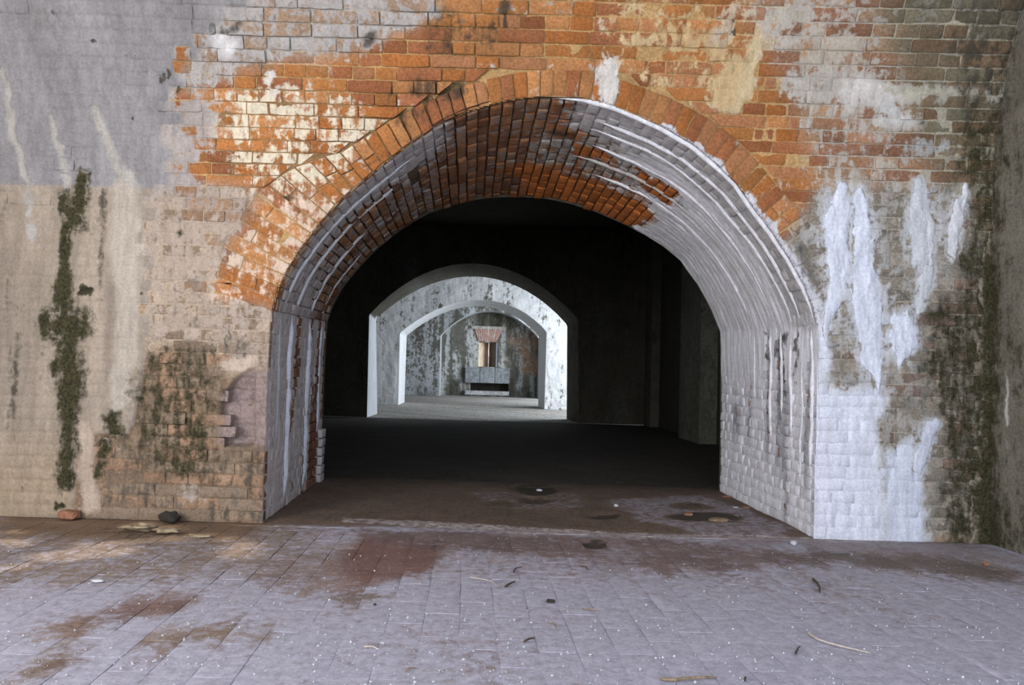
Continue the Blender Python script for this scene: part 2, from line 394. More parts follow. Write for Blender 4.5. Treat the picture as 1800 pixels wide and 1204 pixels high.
SMEAR = [(wstroke(l), c, w) for l, c, w in [
    ([(1165, 221, 3), (1222, 253, 5), (1255, 284, 6), (1335, 377, 8), (1391, 455, 11), (1420, 510, 12), (1440, 575, 14), (1440, 700, 14)], (206, 206, 214), 0.74),
    ([(1335, 60, 9), (1318, 120, 12), (1300, 160, 20), (1290, 182, 16)], (196, 176, 140), 0.85),
    ([(1290, 120, 20), (1270, 170, 22)], (190, 165, 125), 0.8),
    ([(1180, 60, 22), (1260, 80, 24)], (188, 160, 118), 0.62),
    ([(1290, 20, 14), (1270, 60, 18)], (180, 165, 145), 0.66),
    ([(222, 340, 26), (220, 470, 26), (226, 520, 18), (222, 600, 20), (214, 700, 14), (205, 726, 8)], (176, 166, 154), 0.95),
    ([(40, 280, 5), (50, 325, 5), (56, 420, 5)], (166, 162, 156), 0.95),
    ([(5, 120, 5), (22, 230, 6), (44, 310, 5)], (166, 162, 156), 0.95),
    ([(90, 210, 6), (112, 300, 6), (118, 340, 4)], (166, 162, 156), 0.95),
    ([(165, 190, 5), (205, 290, 8), (240, 330, 8)], (166, 162, 156), 0.95),
    ([(1500, 160, 22), (1560, 170, 20)], (205, 200, 195), 0.8),
    ([(1560, 200, 20), (1600, 215, 12)], (200, 198, 196), 0.7),
    ([(1430, 120, 30), (1480, 100, 30)], (176, 166, 152), 0.65),
    ([(1400, 150, 26), (1460, 145, 26)], (180, 174, 166), 0.7),
    ([(1590, 260, 10), (1660, 260, 14)], (170, 172, 172), 0.6),
    ([(1560, 160, 4), (1660, 163, 4), (1800, 168, 4)], (180, 176, 160), 0.95),
    ([(470, 130, 8), (480, 150, 10)], (205, 200, 195), 0.9),
    ([(390, 72, 14), (398, 85, 14)], (214, 212, 212), 0.95),
    ([(395, 640, 10), (435, 636, 12)], (196, 176, 160), 0.75),
    ([(150, 760, 14), (158, 890, 14)], (176, 160, 144), 0.8),
    ([(330, 860, 16), (350, 880, 14)], (170, 158, 150), 0.6),
]]
DARKS = [(wstroke(l), gv) for l, gv in [  # smallest spots: shade in holes and brick gaps put in as colour
    ([(353, 62, 4), (350, 74, 3)], 0.95), ([(328, 92, 5), (333, 104, 4)], 0.95), ([(292, 124, 3), (293, 138, 4)], 0.95), ([(283, 130, 3), (285, 140, 3)], 0.9), ([(311, 155, 3), (311, 166, 3)], 0.95), ([(232, 206, 3), (234, 208, 3)], 0.95), ([(164, 70, 4), (168, 68, 3)], 0.8), ([(97, 21, 4), (108, 29, 4)], 0.6), ([(219, 100, 2), (220, 101, 2)], 0.9), ([(236, 100, 2), (237, 101, 2)], 0.9), ([(370, 52, 7), (430, 45, 6)], 0.75),
    ([(652, 72, 3), (653, 87, 3)], 0.95), ([(688, 160, 3), (690, 178, 3)], 0.95), ([(663, 183, 3), (664, 200, 3)], 0.9), ([(885, 4, 4), (886, 40, 4)], 0.9), ([(1293, 16, 3), (1294, 34, 3)], 0.95), ([(1288, 60, 3), (1289, 76, 3)], 0.95), ([(500, 345, 5), (508, 352, 5)], 0.95), ([(646, 322, 5), (652, 334, 4)], 0.9), ([(250, 515, 3), (252, 516, 3)], 0.95), ([(640, 288, 6), (720, 268, 5)], 0.55), ([(748, 240, 8), (800, 205, 10)], 0.55),
    ([(775, 40, 26), (860, 62, 22)], 0.52), ([(740, 75, 20), (810, 90, 16)], 0.45),
    ([(740, 160, 24), (800, 160, 22)], 0.62), ([(700, 215, 16), (760, 195, 20)], 0.5),
    ([(1405, 440, 14), (1430, 500, 14)], 0.55), ([(1465, 590, 10), (1470, 660, 12)], 0.5),
    ([(1500, 560, 8), (1490, 600, 10)], 0.45), ([(1480, 640, 10), (1500, 672, 10)], 0.5),
    ([(1550, 730, 8), (1552, 940, 8)], 0.4), ([(1590, 720, 16), (1640, 700, 20)], 0.5),
    ([(280, 350, 12), (400, 355, 14)], 0.38), ([(300, 560, 16), (370, 560, 20)], 0.4), ([(300, 640, 26), (420, 610, 20)], 0.5),
    ([(1740, 40, 80), (1760, 250, 70)], 0.56), ([(1650, 30, 40), (1690, 130, 40)], 0.36),
]]
MOSSES = [wstroke(l) for l in [
    [(147, 306, 8), (145, 330, 10), (138, 365, 9)], [(113, 345, 7), (118, 365, 9), (132, 385, 12), (118, 400, 6)],
    [(116, 400, 5), (115, 460, 6), (112, 510, 10), (113, 555, 12)], [(100, 572, 20), (125, 575, 22)],
    [(120, 600, 12), (121, 640, 15), (123, 690, 15), (124, 740, 11)], [(97, 640, 6), (100, 660, 5)], [(122, 740, 9), (119, 800, 9), (116, 850, 10)],
    [(198, 738, 10), (206, 755, 8)], [(184, 780, 7), (186, 792, 7)], [(172, 822, 5), (172, 835, 5)], [(145, 510, 4), (158, 512, 4)], [(108, 888, 5), (106, 882, 3)],
    [(1790, 340, 14), (1760, 400, 16), (1747, 470, 18), (1745, 560, 20), (1742, 640, 26), (1750, 720, 20), (1742, 800, 26), (1735, 880, 24), (1735, 950, 22)],
]]
MOSS_SOFT = [(wstroke(l), v) for l, v in [
    ([(318, 620, 24), (285, 660, 14)], 0.52), ([(330, 700, 16), (336, 745, 26), (328, 790, 30), (320, 825, 20)], 0.66), ([(306, 405, 8), (318, 415, 8)], 0.6),
    ([(330, 505, 18), (350, 510, 14)], 0.45), ([(250, 660, 30), (300, 760, 30)], 0.34), ([(1700, 560, 40), (1690, 660, 46)], 0.62), ([(1700, 760, 30), (1690, 900, 30)], 0.5),
    ([(1640, 560, 30), (1640, 640, 30)], 0.44), ([(1780, 100, 50), (1780, 330, 60)], 0.42), ([(390, 590, 20), (440, 600, 20)], 0.32), ([(260, 560, 12), (262, 640, 14)], 0.4),
    ([(1660, 880, 20), (1650, 930, 20)], 0.4)]]
ORANGES = [(164, 108, 62), (154, 97, 52), (168, 117, 74), (140, 88, 56), (162, 112, 76), (155, 103, 58), (146, 94, 62)]
def paint_front(x, z, r1=None, r2=None):
    n = len(x); p = Paint(n)
    wx = x + (fbm(x * 6, z * 6, 40, 4) - 0.5) * 0.10; wz = z + (fbm(x * 6 + 9, z * 6, 44, 4) - 0.5) * 0.10
    fx = x + (fbm(x * 22, z * 12, 50, 4) - 0.5) * 0.05; fz = z + (fbm(x * 22 + 5, z * 12, 54, 4) - 0.5) * 0.07
    sx = x + (fbm(x * 60, z * 8, 58, 3) - 0.5) * 0.03
    pm = lambda P, s=0.03: poly_mask(P, wx, wz, s)
    sm = lambda s: stroke_mask(s[0], s[1], fx, fz, 0.45)
    brick = r1 is not None
    rg = pm(Z_RGREY, 0.10); rd = pm(Z_RDARK, 0.14); rm = pm(Z_RMID, 0.06); ul = pm(Z_GREYUL, 0.03); lb = pm(Z_LBASE, 0.08); kq = np.floor(z / CH); zq = (kq + 0.5) * CH; jq = (_hash(kq.astype(np.int64), np.floor(x * 7 + kq * 0.37).astype(np.int64), 7) - 0.5) * 0.16
    pl = poly_mask(Z_PLASTER, x * 0.4 + wx * 0.6 + jq * sst(0.9, 1.3, z), zq * 0.6 + wz * 0.4, 0.02); pd = pm(Z_PALEMID, 0.05)
    og = pm(Z_ORANGE, 0.06)
    if brick:
        pal = s2l(np.array(ORANGES)); p.col = pal[(r1 * 7).astype(int) % 7] * (0.82 + 0.36 * r2)[:, None]
        grey = s2l((150, 135, 118))
        m = np.clip(ul * 0.75, 0, 1); p.col += (grey - p.col) * m[:, None]
        c2 = np.where((r1 < 0.35)[:, None], s2l((142, 104, 82)), np.where((r1 < 0.6)[:, None], s2l((156, 118, 92)), s2l((168, 136, 108)))) * (0.8 + 0.35 * r2)[:, None]
        p.col += (c2 - p.col) * (rg * (1 - og))[:, None]
        c3 = np.where((r1 < 0.25)[:, None], s2l((118, 98, 78)), np.where((r1 < 0.6)[:, None], s2l((118, 104, 84)), s2l((110, 104, 86)))) * (0.75 + 0.4 * r2)[:, None]
        p.col += (c3 - p.col) * rd[:, None]
        c4 = np.where((r1 < 0.14)[:, None], s2l((126, 108, 96)), s2l((132, 124, 112))) * (0.75 + 0.4 * r2)[:, None]
        p.col += (c4 - p.col) * (rm * (1 - og * 0.8))[:, None]
        c5 = np.where((r1 < 0.3)[:, None], s2l((148, 120, 98)), s2l((134, 116, 98))) * (0.8 + 0.35 * r2)[:, None]
        p.col += (c5 - p.col) * np.clip(lb + pd, 0, 1)[:, None]
        p.wash[:] = 0.10 + 0.24 * (r2 > 0.75); p.grime[:] = 0.06 + 0.2 * (r1 * 7 % 1 > 0.86)
    else:
        p.col[:] = s2l((176, 142, 96)) * (0.7 + 0.5 * fbm(x * 9, z * 9, 60, 3))[:, None]
        p.setc(rg, (184, 172, 152)); p.setc(rd, (156, 150, 132)); p.setc(rm * (1 - og), (150, 142, 130)); p.setc(ul, (165, 152, 135)); p.setc(lb, (128, 108, 88)); p.setc(pd, (170, 152, 132))
        p.wash[:] = 0.15; p.grime[:] = 0.14
    j = 0 if not brick else 1
    rr = r1 if brick else 0.4
    p.setc(pm(Z_CREAM, 0.06) * (0.0 if brick else 0.7), (118, 88, 60)); p.setw(pm(Z_CREAM, 0.06), (0.30 + 0.22 * rr) if brick else 0.12, (212, 200, 176))
    p.setw(pm(Z_CREAM2, 0.05), (0.42 + 0.26 * rr) if brick else 0.16, (214, 203, 180))
    p.setw(ul, (0.42 + 0.34 * rr), (168, 163, 160), g=0.30)
    p.setw(pm(Z_TAN, 0.05), (0.22 + 0.3 * rr), (196, 172, 132))
    p.setw(rg * (1 - 0.85 * og), (0.40 + 0.2 * rr) if brick else 0.6, (178, 170, 160), g=0.2)
    p.setw(rd, (0.26 + 0.16 * rr) if brick else 0.46, (164, 160, 148), g=0.36 if brick else 0.22, moss=0.2)
    p.setw(rm * (1 - og), (0.42 + 0.1 * rr) if brick else 0.48, (170, 167, 162), g=0.32, thick=0.25)
    p.setw(pm(Z_MOSSR, 0.09), 0.3, (104, 106, 84), g=0.58, moss=0.60); p.moss = np.maximum(p.moss, 0.66 * sst(2.12, 2.45, wx) * sst(2.9, 2.0, z)); p.grime = np.maximum(p.grime, 0.52 * sst(2.0, 2.5, wx))
    p.setw(lb, 0.34 + 0.24 * rr, (146, 128, 112), g=(0.34 + 0.22 * r2) if brick else 0.46, thick=0.12)
    p.setw(pd, (0.40 + 0.34 * rr) if brick else 0.55, (172, 156, 142), g=(0.18 + 0.22 * r2) if brick else 0.3, thick=0.25)
    p.setw(pm(Z_OLIVE, 0.08), 0.14, None, g=0.54, moss=0.50)
    p.setw(pm(Z_TRANS, 0.05), (0.38 + 0.4 * rr) if brick else 0.7, (164, 155, 150), g=0.2, thick=0.3)
    # limewashed plaster on the left: cool above the springing, beige below it
    pv = fbm(x * 7 + z * 2.2, z * 1.1, 170, 4); p.setw(pl, 1.0, (140, 138, 140), g=0.0, thick=1.0); p.wcol *= (1 + pl * (pv - 0.5) * 0.7)[:, None]
    low = pl * sst(ZS + 0.012, ZS - 0.012, z)
    p.setw(low, 1.0, (158, 145, 131), g=0.05, thick=1.0); p.wcol *= (1 + low * (fbm(x * 9, z * 0.9, 172, 4) - 0.5) * 0.8)[:, None]; p.grime += low * np.clip(fbm(x * 11, z * 1.3, 174, 4) - 0.46, 0, 1) * 1.7
    p.setw(pl * sst(0.55, 0.2, z), 0.82, (158, 142, 122), g=0.25)
    # voussoirs lower left are half whitewashed
    p.setw(pm(wp_ringwash, 0.02), (0.40 + 0.24 * rr) if brick else 0.1, (206, 184, 164), g=0.08)
    for s, c, w in SMEAR: p.setw(sm(s), w, c, g=0.05, thick=0.55 if w > 0.75 else None)
    p.setw(pm(Z_WHITE, 0.035), 0.98, (218, 222, 234), g=0.04, thick=0.25, moss=0)
    p.setw(poly_mask(Z_WHITE2, fx, fz, 0.02), 0.97, (208, 213, 228), g=0.04, thick=0.5, moss=0)
    for s, gv in DARKS: p.grime = np.maximum(p.grime, gv * sm(s))
    for s, v in MOSS_SOFT: p.moss = np.maximum(p.moss, v * stroke_mask(s[0], s[1], fx, fz, 0.8))
    for s in MOSSES:
        h_ = stroke_mask(s[0], s[1] * 1.9, fx * 0.5 + sx * 0.5, fz, 0.95); p.moss = np.maximum(p.moss, 0.90 * h_); p.grime = np.maximum(p.grime, 0.80 * h_)
    for s, c, t in FLOWS:
        p.setw(stroke_mask(s[0], s[1] * 1.7, fx, fz, 0.9) * 0.9, 0.62, (196, 199, 206), g=0.1, moss=0)
        p.setw(stroke_mask(s[0], s[1] * 1.0, fx, fz, 0.6), 0.9, c, g=0, moss=0, thick=0.3)
    nm = poly_mask(NICHE, x, z, 0.015)
    p.setw(nm, 0.5, (158, 140, 136), g=0.30, moss=0.30, thick=1.0); p.setc(nm, (134, 118, 112))
    return p
wp_ringwash = wpoly([(370, 520), (400, 440), (470, 340), (505, 345), (640, 320), (600, 360), (540, 430), (490, 540)])

CH = 0.0633
def sag(x, z): return z + (fbm(x * 0.9, z * 1.1, 77, 2) - 0.5) * 0.022
JX = {}                                                # vertical joints of each course
def course_joints(k):
    if k in JX: return JX[k]
    r = random.Random(k * 7 + 5); xs = []; x = -3.95 + r.random() * 0.12
    kind = k % 2
    while x < 3.4:
        xs.append(x); h = r.random()
        st = (h < 0.82) if kind == 0 else (h < 0.22)
        x += (0.243 if st else 0.121) * r.uniform(0.95, 1.04)
    JX[k] = np.array(xs); return JX[k]
ZTOP = 2.80
XCORN = float(W(np.array(1742.0), np.array(953.0))[0])
XL0 = -3.7
WB = []
for k in range(int(ZTOP / CH) + 1):
    z0 = k * CH; z1 = z0 + CH; js = course_joints(k)
    spans = []
    if z0 < ZAP - 0.01:
        a0, a1 = float(xl(z0)), float(xl(min(z1, ZAP))); b0, b1 = float(xr(z0)), float(xr(min(z1, ZAP)))
        if a1 - a0 > 0.09: a1 = a0 + 0.07
        if b0 - b1 > 0.09: b1 = b0 - 0.07
        spans = [(XL0, XL0, a0, a1), (b0, b1, XCORN, XCORN)]
    else: spans = [(XL0, XL0, XCORN, XCORN)]
    for l0, l1, r0, r1 in spans:
        m0 = (l0 + l1) / 2; m1 = (r0 + r1) / 2
        e = [m0] + [float(t) for t in js if m0 + 0.055 < t < m1 - 0.055] + [m1]
        for i in range(len(e) - 1):
            c = [[e[i], z0], [e[i + 1], z0], [e[i + 1], z1], [e[i], z1]]
            if i == 0: c[0][0], c[3][0] = l0, l1
            if i == len(e) - 2: c[1][0], c[2][0] = r0, r1
            WB.append(c)
WB = np.array(WB); WB[..., 1] = sag(WB[..., 0], WB[..., 1]); WB[..., 1] = np.maximum(WB[..., 1], 0.0)
wc = WB.mean(1)
keep = poly_mask(NICHE, wc[:, 0], wc[:, 1], 0.001) < 0.5
WB = WB[keep]; wc = wc[keep]
# ring courses
RB = []
ncr = int(LARC / 0.066); ti = np.linspace(0, 399, ncr + 1)
def at(P, t): return np.array([np.interp(t, np.arange(400), P[:, 0]), np.interp(t, np.arange(400), P[:, 1])])
for i in range(ncr):
    i0, i1 = at(ARC2, ti[i]), at(ARC2, ti[i + 1]); o0, o1 = at(OUT2, ti[i]), at(OUT2, ti[i + 1])
    L = np.linalg.norm((o0 + o1 - i0 - i1) / 2)
    if L > 0.30: cuts = [0, 0.118 / L, 1] if i % 2 else [0, 1 - 0.118 / L, 1]
    elif L > 0.17: cuts = [0, 0.55 if i % 2 else 0.42, 1]
    else: cuts = [0, 1]
    for a, b in zip(cuts[:-1], cuts[1:]):
        A = i0 + (o0 - i0) * a; B = i0 + (o0 - i0) * b; C_ = i1 + (o1 - i1) * b; D = i1 + (o1 - i1) * a
        RB.append([A, B, C_, D])
RB = np.array(RB)
rc = RB.mean(1)
bad = stroke_mask(*wstroke([(735, 235, 40), (790, 190, 42), (850, 168, 26)]), rc[:, 0], rc[:, 1], 0.3)
# front wall grid of mortar
gs = 0.0075
gx = np.arange(XL0, XCORN + gs, gs); gz = np.arange(0, ZTOP + gs, gs)
GX, GZ = np.meshgrid(gx, gz); fxs = GX.ravel(); fzs = GZ.ravel()
pw = paint_front(fxs, fzs)
# relief of the courses that shows through the thick limewash
zc = fzs - (sag(fxs, fzs) - fzs); kk = np.floor(zc / CH).astype(int); fr = zc / CH - kk
dj = np.minimum(fr, 1 - fr) * CH
for k in np.unique(kk):
    s = np.nonzero(kk == k)[0]; js = course_joints(int(k)); i = np.clip(np.searchsorted(js, fxs[s]), 1, len(js) - 1)
    dj[s] = np.minimum(dj[s], np.minimum(np.abs(fxs[s] - js[i]), np.abs(fxs[s] - js[i - 1])))
jr = sst(0.016, 0.002, dj)
inring = poly_mask(RING2, fxs, fzs, 0.001) > 0.5
jr[inring] = 0.5
rec = 0.0025 + 0.010 * fbm(fxs * 3, fzs * 3, 90, 3) ** 1.5
eros = stroke_mask(*wstroke([(700, 190, 50), (790, 170, 60), (860, 60, 60), (640, 260, 50)]), fxs, fzs, 0.8)
rec = rec + 0.012 * eros
lump = (fbm(fxs * 14, fzs * 14, 95, 4) - 0.5) * 0.010 + (fbm(fxs * 3, fzs * 3, 96, 2) - 0.5) * 0.03 * pw.thick + (fbm(fxs * 42, fzs * 30, 97, 3) - 0.5) * 0.007 * pw.thick
cover = np.clip(pw.thick, 0, 1)
ulm = poly_mask(Z_GREYUL, fxs, fzs, 0.05); rec = rec + 0.013 * ulm * fbm(fxs * 6, fzs * 6, 99, 2)
off = -rec * (1 - cover) + cover * (0.0035 - 0.0060 * jr * (0.6 + 0.8 * fbm(fxs * 5, fzs * 5, 91, 2))) + lump * (0.4 + 0.6 * cover)
off = off - 0.035 * stroke_mask(*wstroke([(735, 232, 30), (790, 188, 32), (840, 166, 18)]), fxs, fzs, 0.5) * (0.5 + fbm(fxs * 20, fzs * 20, 98, 3))
nich = poly_mask(NICHE, fxs, fzs, 0.012)
ztn = NICHE[:, 1].max()
nich = nich * sst(0.055, 0.085, np.interp(fzs, PFR[:NS, 2], PFR[:NS, 0]) - fxs)
off = off - nich * (0.03 + 0.05 * sst(ztn, ztn - 0.16, fzs) + 0.03 * (fbm(fxs * 9, fzs * 9, 93, 3) - 0.5))
GV = S_front(np.stack([fxs, fzs], -1), off)
GQ = grid_quads(len(gz), len(gx))
cx = fxs[GQ].mean(1); cz = fzs[GQ].mean(1)
inopen = poly_mask(OPEN2, cx, cz, 0.0006) > 0.5
ringf = poly_mask(RING2, cx, cz, 0.0006) > 0.5
ZSP = 0.5 * (ZSL + ZSR)
xm = CEN[0]
regs = {'trim_1': ~inopen & ringf, 'wall_front': ~inopen & ~ringf & (cz >= ZSP), 'wall_left': ~inopen & ~ringf & (cz < ZSP) & (cx < xm), 'wall_right': ~inopen & ~ringf & (cz < ZSP) & (cx > xm)}
INFO = {'trim_1': ('ring of orange voussoir bricks framing the mouth of the near arch', 'arch ring'),
        'wall_front': ('broad brick wall over the near arch, peeled orange in the middle and limewashed at its left', 'wall'),
        'wall_left': ('limewashed brick pier left of the near arch with a dark moss streak', 'wall'),
        'wall_right': ('brick pier right of the near arch, crusted white below and mossy at its far side', 'wall')}
ROOT = {}
at_all = pw.attrs()
for nm, m in regs.items():
    V, Q, A = compact(GV, GQ[m], at_all)
    ROOT[nm] = structure(mesh_obj(nm, V, Q, MAT, A), *INFO[nm])
# lime that ran down the wall, and moss: raised crusts on the wall
def crust(name, st, thick, parent, painter, soft=0.5, rough=1.0, stuff=False, thr=0.12):
    P, R = st; rm = R.max() * 1.7
    x = np.arange(P[:, 0].min() - rm, P[:, 0].max() + rm, 0.005); z = np.arange(max(0.0, P[:, 1].min() - rm), P[:, 1].max() + rm, 0.005)
    X, Z = np.meshgrid(x, z); X = X.ravel(); Z = Z.ravel()
    fx = X + (fbm(X * 22, Z * 12, 50, 4) - 0.5) * 0.05; fz = Z + (fbm(X * 22 + 5, Z * 12, 54, 4) - 0.5) * 0.07
    m = stroke_mask(P, R, fx, fz, soft)
    o = -0.012 + (0.012 + thick) * np.sqrt(np.clip(m, 0, 1)) + m * thick * rough * (fbm(X * 30, Z * 14, 61, 4) - 0.5) * 1.6
    V = S_front(np.stack([X, Z], -1), o); Q = grid_quads(len(z), len(x)); Q = Q[(m[Q].max(1) > thr)]
    inside = poly_mask(OPEN2, X, Z, 0.001)
    Q = Q[inside[Q].max(1) < 0.5]
    if len(Q) < 4: return
    p = painter(X, Z, m); V, Q, A = compact(V, Q, p.attrs())
    o = mesh_obj(name, V, Q, MAT, A, ROOT[parent])
    if stuff: o['kind'] = 'stuff'
    return o
for s, c, t in FLOWS:
    zm = s[0][:, 1].mean()
    par = 'wall_front' if zm > ZSP else 'wall_right'
    def pf(X, Z, m, c=c):
        p = Paint(len(X)); p.col[:] = s2l((150, 144, 136)); p.wash[:] = 0.30 + 0.75 * m + (fbm(X * 40, Z * 5, 71, 3) - 0.5) * 0.5; p.wcol[:] = s2l(c) * (0.84 + 0.28 * fbm(X * 25, Z * 9, 70, 3))[:, None]; p.grime[:] = 0.12 * (1 - m); return p
    o = crust('mineral_deposit', s, t * 0.55, par, pf, soft=0.6, rough=1.6, thr=0.3)
    if o: o['label'] = 'white run of hardened lime'
for s in MOSSES:
    zm = s[0][:, 1].mean(); par = 'wall_front' if zm > ZSP else ('wall_left' if s[0][:, 0].mean() < xm else 'wall_right')
    def pm_(X, Z, m):
        p = Paint(len(X)); p.col[:] = s2l((140, 130, 116)); p.moss = 0.22 + 0.74 * m; p.grime[:] = 0.24 + 0.5 * m; return p
    o = crust('moss_patch', s, 0.004, par, pm_, soft=0.9, rough=2.4, thr=0.34)
    if o: o['label'] = 'dark green moss'
# the bricks of the front wall
def front_set(C, extra=0.0, flip=False, depth=0.055, seed=3, drop=None, proud0=None):
    n = len(C); r1 = rng.random(n); r2 = rng.random(n)
    c = C.mean(1)
    th = paint_front(c[:, 0], c[:, 1], r1, r2).thick
    er = stroke_mask(*wstroke([(700, 190, 50), (790, 170, 60), (860, 60, 60), (640, 260, 50)]), c[:, 0], c[:, 1], 0.8)
    er = np.maximum(er, 0.7 * poly_mask(Z_GREYUL, c[:, 0], c[:, 1], 0.05))
    pr = rng.normal(0.0, 0.0028, n) * (1 - 0.8 * th) - 0.006 * th + er * rng.normal(0.002, 0.008, n) + extra
    if proud0 is not None: pr = pr + proud0
    V, P = bricks(C, pr, np.full(n, depth), S_front, seed=seed, rough=0.0022)
    x = P[..., 0].ravel(); z = P[..., 1].ravel()
    p = paint_front(x, z, np.repeat(r1, NPB), np.repeat(r2, NPB))
    A = {k: a.reshape(n, NPB, 3) for k, a in p.attrs().items()}
    ar = np.abs((C[:, 1, 0] - C[:, 0, 0]) + (C[:, 2, 0] - C[:, 3, 0])) * 0.5
    vis = (c[:, 0] > -2.72) & (c[:, 0] < XCORN) & (c[:, 1] < 2.72)
    score = vis * (0.2 + (1 - np.clip(th, 0, 1))) * (0.5 + ar)
    return V, A, score
V, A, score = front_set(WB)
ok = (WB[:, :, 1].max(1) - WB[:, :, 1].min(1)) > 0.01
w_reg = np.where(wc[:, 1] >= ZSP, 0, np.where(wc[:, 0] < xm, 1, 2))
for ri, nm in enumerate(('wall_front', 'wall_left', 'wall_right')):
    s = np.nonzero(ok & (w_reg == ri))[0]
    emit_bricks(V[s], {k: a[s] for k, a in A.items()}, score[s], ROOT[nm])
dropk = ~((bad > 0.5) & (rng.random(len(RB)) < 0.0))
RBk = RB[dropk]; badk = bad[dropk]
V, A, score = front_set(RBk, depth=0.11, seed=8, proud0=0.003 - badk * rng.uniform(0, 0.03, len(RBk)))
emit_bricks(V, A, score + 1, ROOT['trim_1'], flip=True)

# ------------------------------------------------------------------ the arch's own soffit and jambs
def paint_soffit(q, v, r1=None, r2=None):
    n = len(q); p = Paint(n); brick = r1 is not None; rr = r1 if brick else 0.3
    qw = q + (fbm(q * 9, v * 9, 120, 4) - 0.5) * 0.10; vw = v + (fbm(q * 9 + 4, v * 9, 125, 4) - 0.5) * 0.22
    ta = qw - 1
    if brick:
        pal = s2l(np.array([(146, 100, 68), (134, 90, 62), (152, 108, 76), (124, 86, 64), (142, 110, 88), (154, 110, 72)])); p.col = pal[(r1 * 6).astype(int) % 6] * (0.75 + 0.45 * r2)[:, None]
        p.wash = 0.30 + 0.32 * r2; p.grime[:] = 0.2
    else:
        p.col[:] = s2l((100, 84, 68)); p.wash[:] = 0.1; p.grime[:] = 0.42
    p.wcol[:] = s2l((158, 150, 148))
    crown = sst(0.30, 0.40, ta) * sst(0.62, 0.5, ta)
    p.setw(crown, 0.30 + 0.16 * rr, (150, 146, 144), g=0.34)
    band = sst(0.38, 0.30, ta) * sst(0.34, 0.22, vw)
    p.setw(band, 0.86, (192, 188, 188), g=0.18, thick=0.4)
    b2 = sst(0.16, 0.06, ta) * sst(0.62, 0.5, vw); p.setw(b2, 0.7, (188, 184, 184), g=0.2, thick=0.3)
    right = sst(0.56, 0.72, ta + 0.10 * (0.5 - vw)); p.setw(right, 0.97, (230, 230, 236), g=0.06, thick=0.95)
    topr = sst(0.50, 0.56, ta) * sst(0.30, 0.16, vw); p.setw(topr, 0.9, (190, 188, 190), g=0.1, thick=0.5)
    mid = sst(0.46, 0.52, ta) * sst(0.70, 0.6, ta) * sst(0.22, 0.32, vw) * sst(0.66, 0.58, vw); p.setw(mid, 0.62, (160, 156, 150), g=0.3)
    ob = sst(0.44, 0.5, ta) * sst(0.745, 0.715, ta) * sst(0.60, 0.68, vw)
    p.setw(ob, 0.14 if brick else 0.05, (180, 150, 120), g=0.16, thick=0.0)
    o2 = sst(0.645, 0.655, ta) * sst(0.735, 0.72, ta) * sst(0.36, 0.42, vw) * sst(0.60, 0.54, vw); p.setw(o2, 0.2, None, g=0.2, thick=0)
    o3 = sst(0.555, 0.565, ta) * sst(0.625, 0.615, ta) * sst(0.32, 0.36, vw) * sst(0.50, 0.46, vw); p.setw(o3, 0.15, None, g=0.16, thick=0)
    for m in (ob, o2, o3):
        if brick:
            c = s2l((176, 104, 52)) * (0.8 + 0.4 * r2)[:, None]; p.col += (c - p.col) * m[:, None]
    d1 = sst(0.10, 0.0, np.hypot((ta - 0.53) * 2.0, vw - 0.28)); p.grime = np.maximum(p.grime, 0.7 * d1); p.wash *= 1 - 0.5 * d1
    d2 = sst(0.09, 0.0, np.hypot((ta - 0.735) * 2.0, vw - 0.46)); p.grime = np.maximum(p.grime, 0.6 * d2)
    # jambs
    lj = (q < 1.0) * 1.0
    p.setw(lj, 0.78 + 0.14 * rr, (196, 190, 190), g=0.22, thick=0.6)
    st = fbm(v * 16, q * 1.2, 131, 3)
    if brick: p.setc(lj * 0.7, (128, 84, 66))
    p.setw(lj * sst(0.52, 0.62, st) * sst(0.3, 0.4, v), 0.3, None, g=0.26, thick=0.0)
    rj = sst(1.97, 2.05, q)
    p.setw(rj, 1.0, (234, 235, 242), g=0.02, thick=0.9); p.thick -= 0.62 * sst(2.1, 2.5, q)
    p.setw(rj * sst(0.60, 0.72, st), 0.62, (186, 188, 196), g=0.34, thick=0.4)
    gs_ = rj * sst(0.06, 0.02, np.abs(vw - 0.30)) * sst(2.75, 2.2, q); gs_ = np.maximum(gs_, rj * np.maximum(sst(0.035, 0.01, np.abs(vw - 0.17)), sst(0.03, 0.01, np.abs(vw - 0.45))) * sst(2.5, 2.1, q)); p.grime = np.maximum(p.grime, 0.68 * gs_); p.moss = np.maximum(p.moss, 0.3 * gs_)
    return p
nJ = max(3, int(round(LEN[0] / CH))); nA_ = int(round(LEN[1] / 0.066)); nK = max(3, int(round(LEN[2] / CH)))
edges_q = np.concatenate([np.linspace(0, 1, nJ + 1)[:-1], np.linspace(1, 2, nA_ + 1)[:-1], np.linspace(2, 3, nK + 1)])
SB = []; sreg = []
V0 = 0.036
for i in range(len(edges_q) - 1):
    q0, q1 = edges_q[i], edges_q[i + 1]; r = random.Random(i * 13 + 1)
    v = V0 if i % 2 else V0 - 0.0; vs = [V0]
    x = V0 + (0.05 if i % 2 else 0.08) + r.random() * 0.02
    while x < (0.975 if q1 > 0.31 else 0.88):
        vs.append(x); x += (0.075 if r.random() < 0.72 else 0.15) * r.uniform(0.94, 1.06)
    if q1 <= 0.31: vs.append(0.92)
    vs.append(1.0)
    for a, b in zip(vs[:-1], vs[1:]):
        SB.append([[q0, a], [q0, b], [q1, b], [q1, a]]); sreg.append(0 if q1 <= 1.0001 else (1 if q1 <= 2.0001 else 2))
SB = np.array(SB); sreg = np.array(sreg)
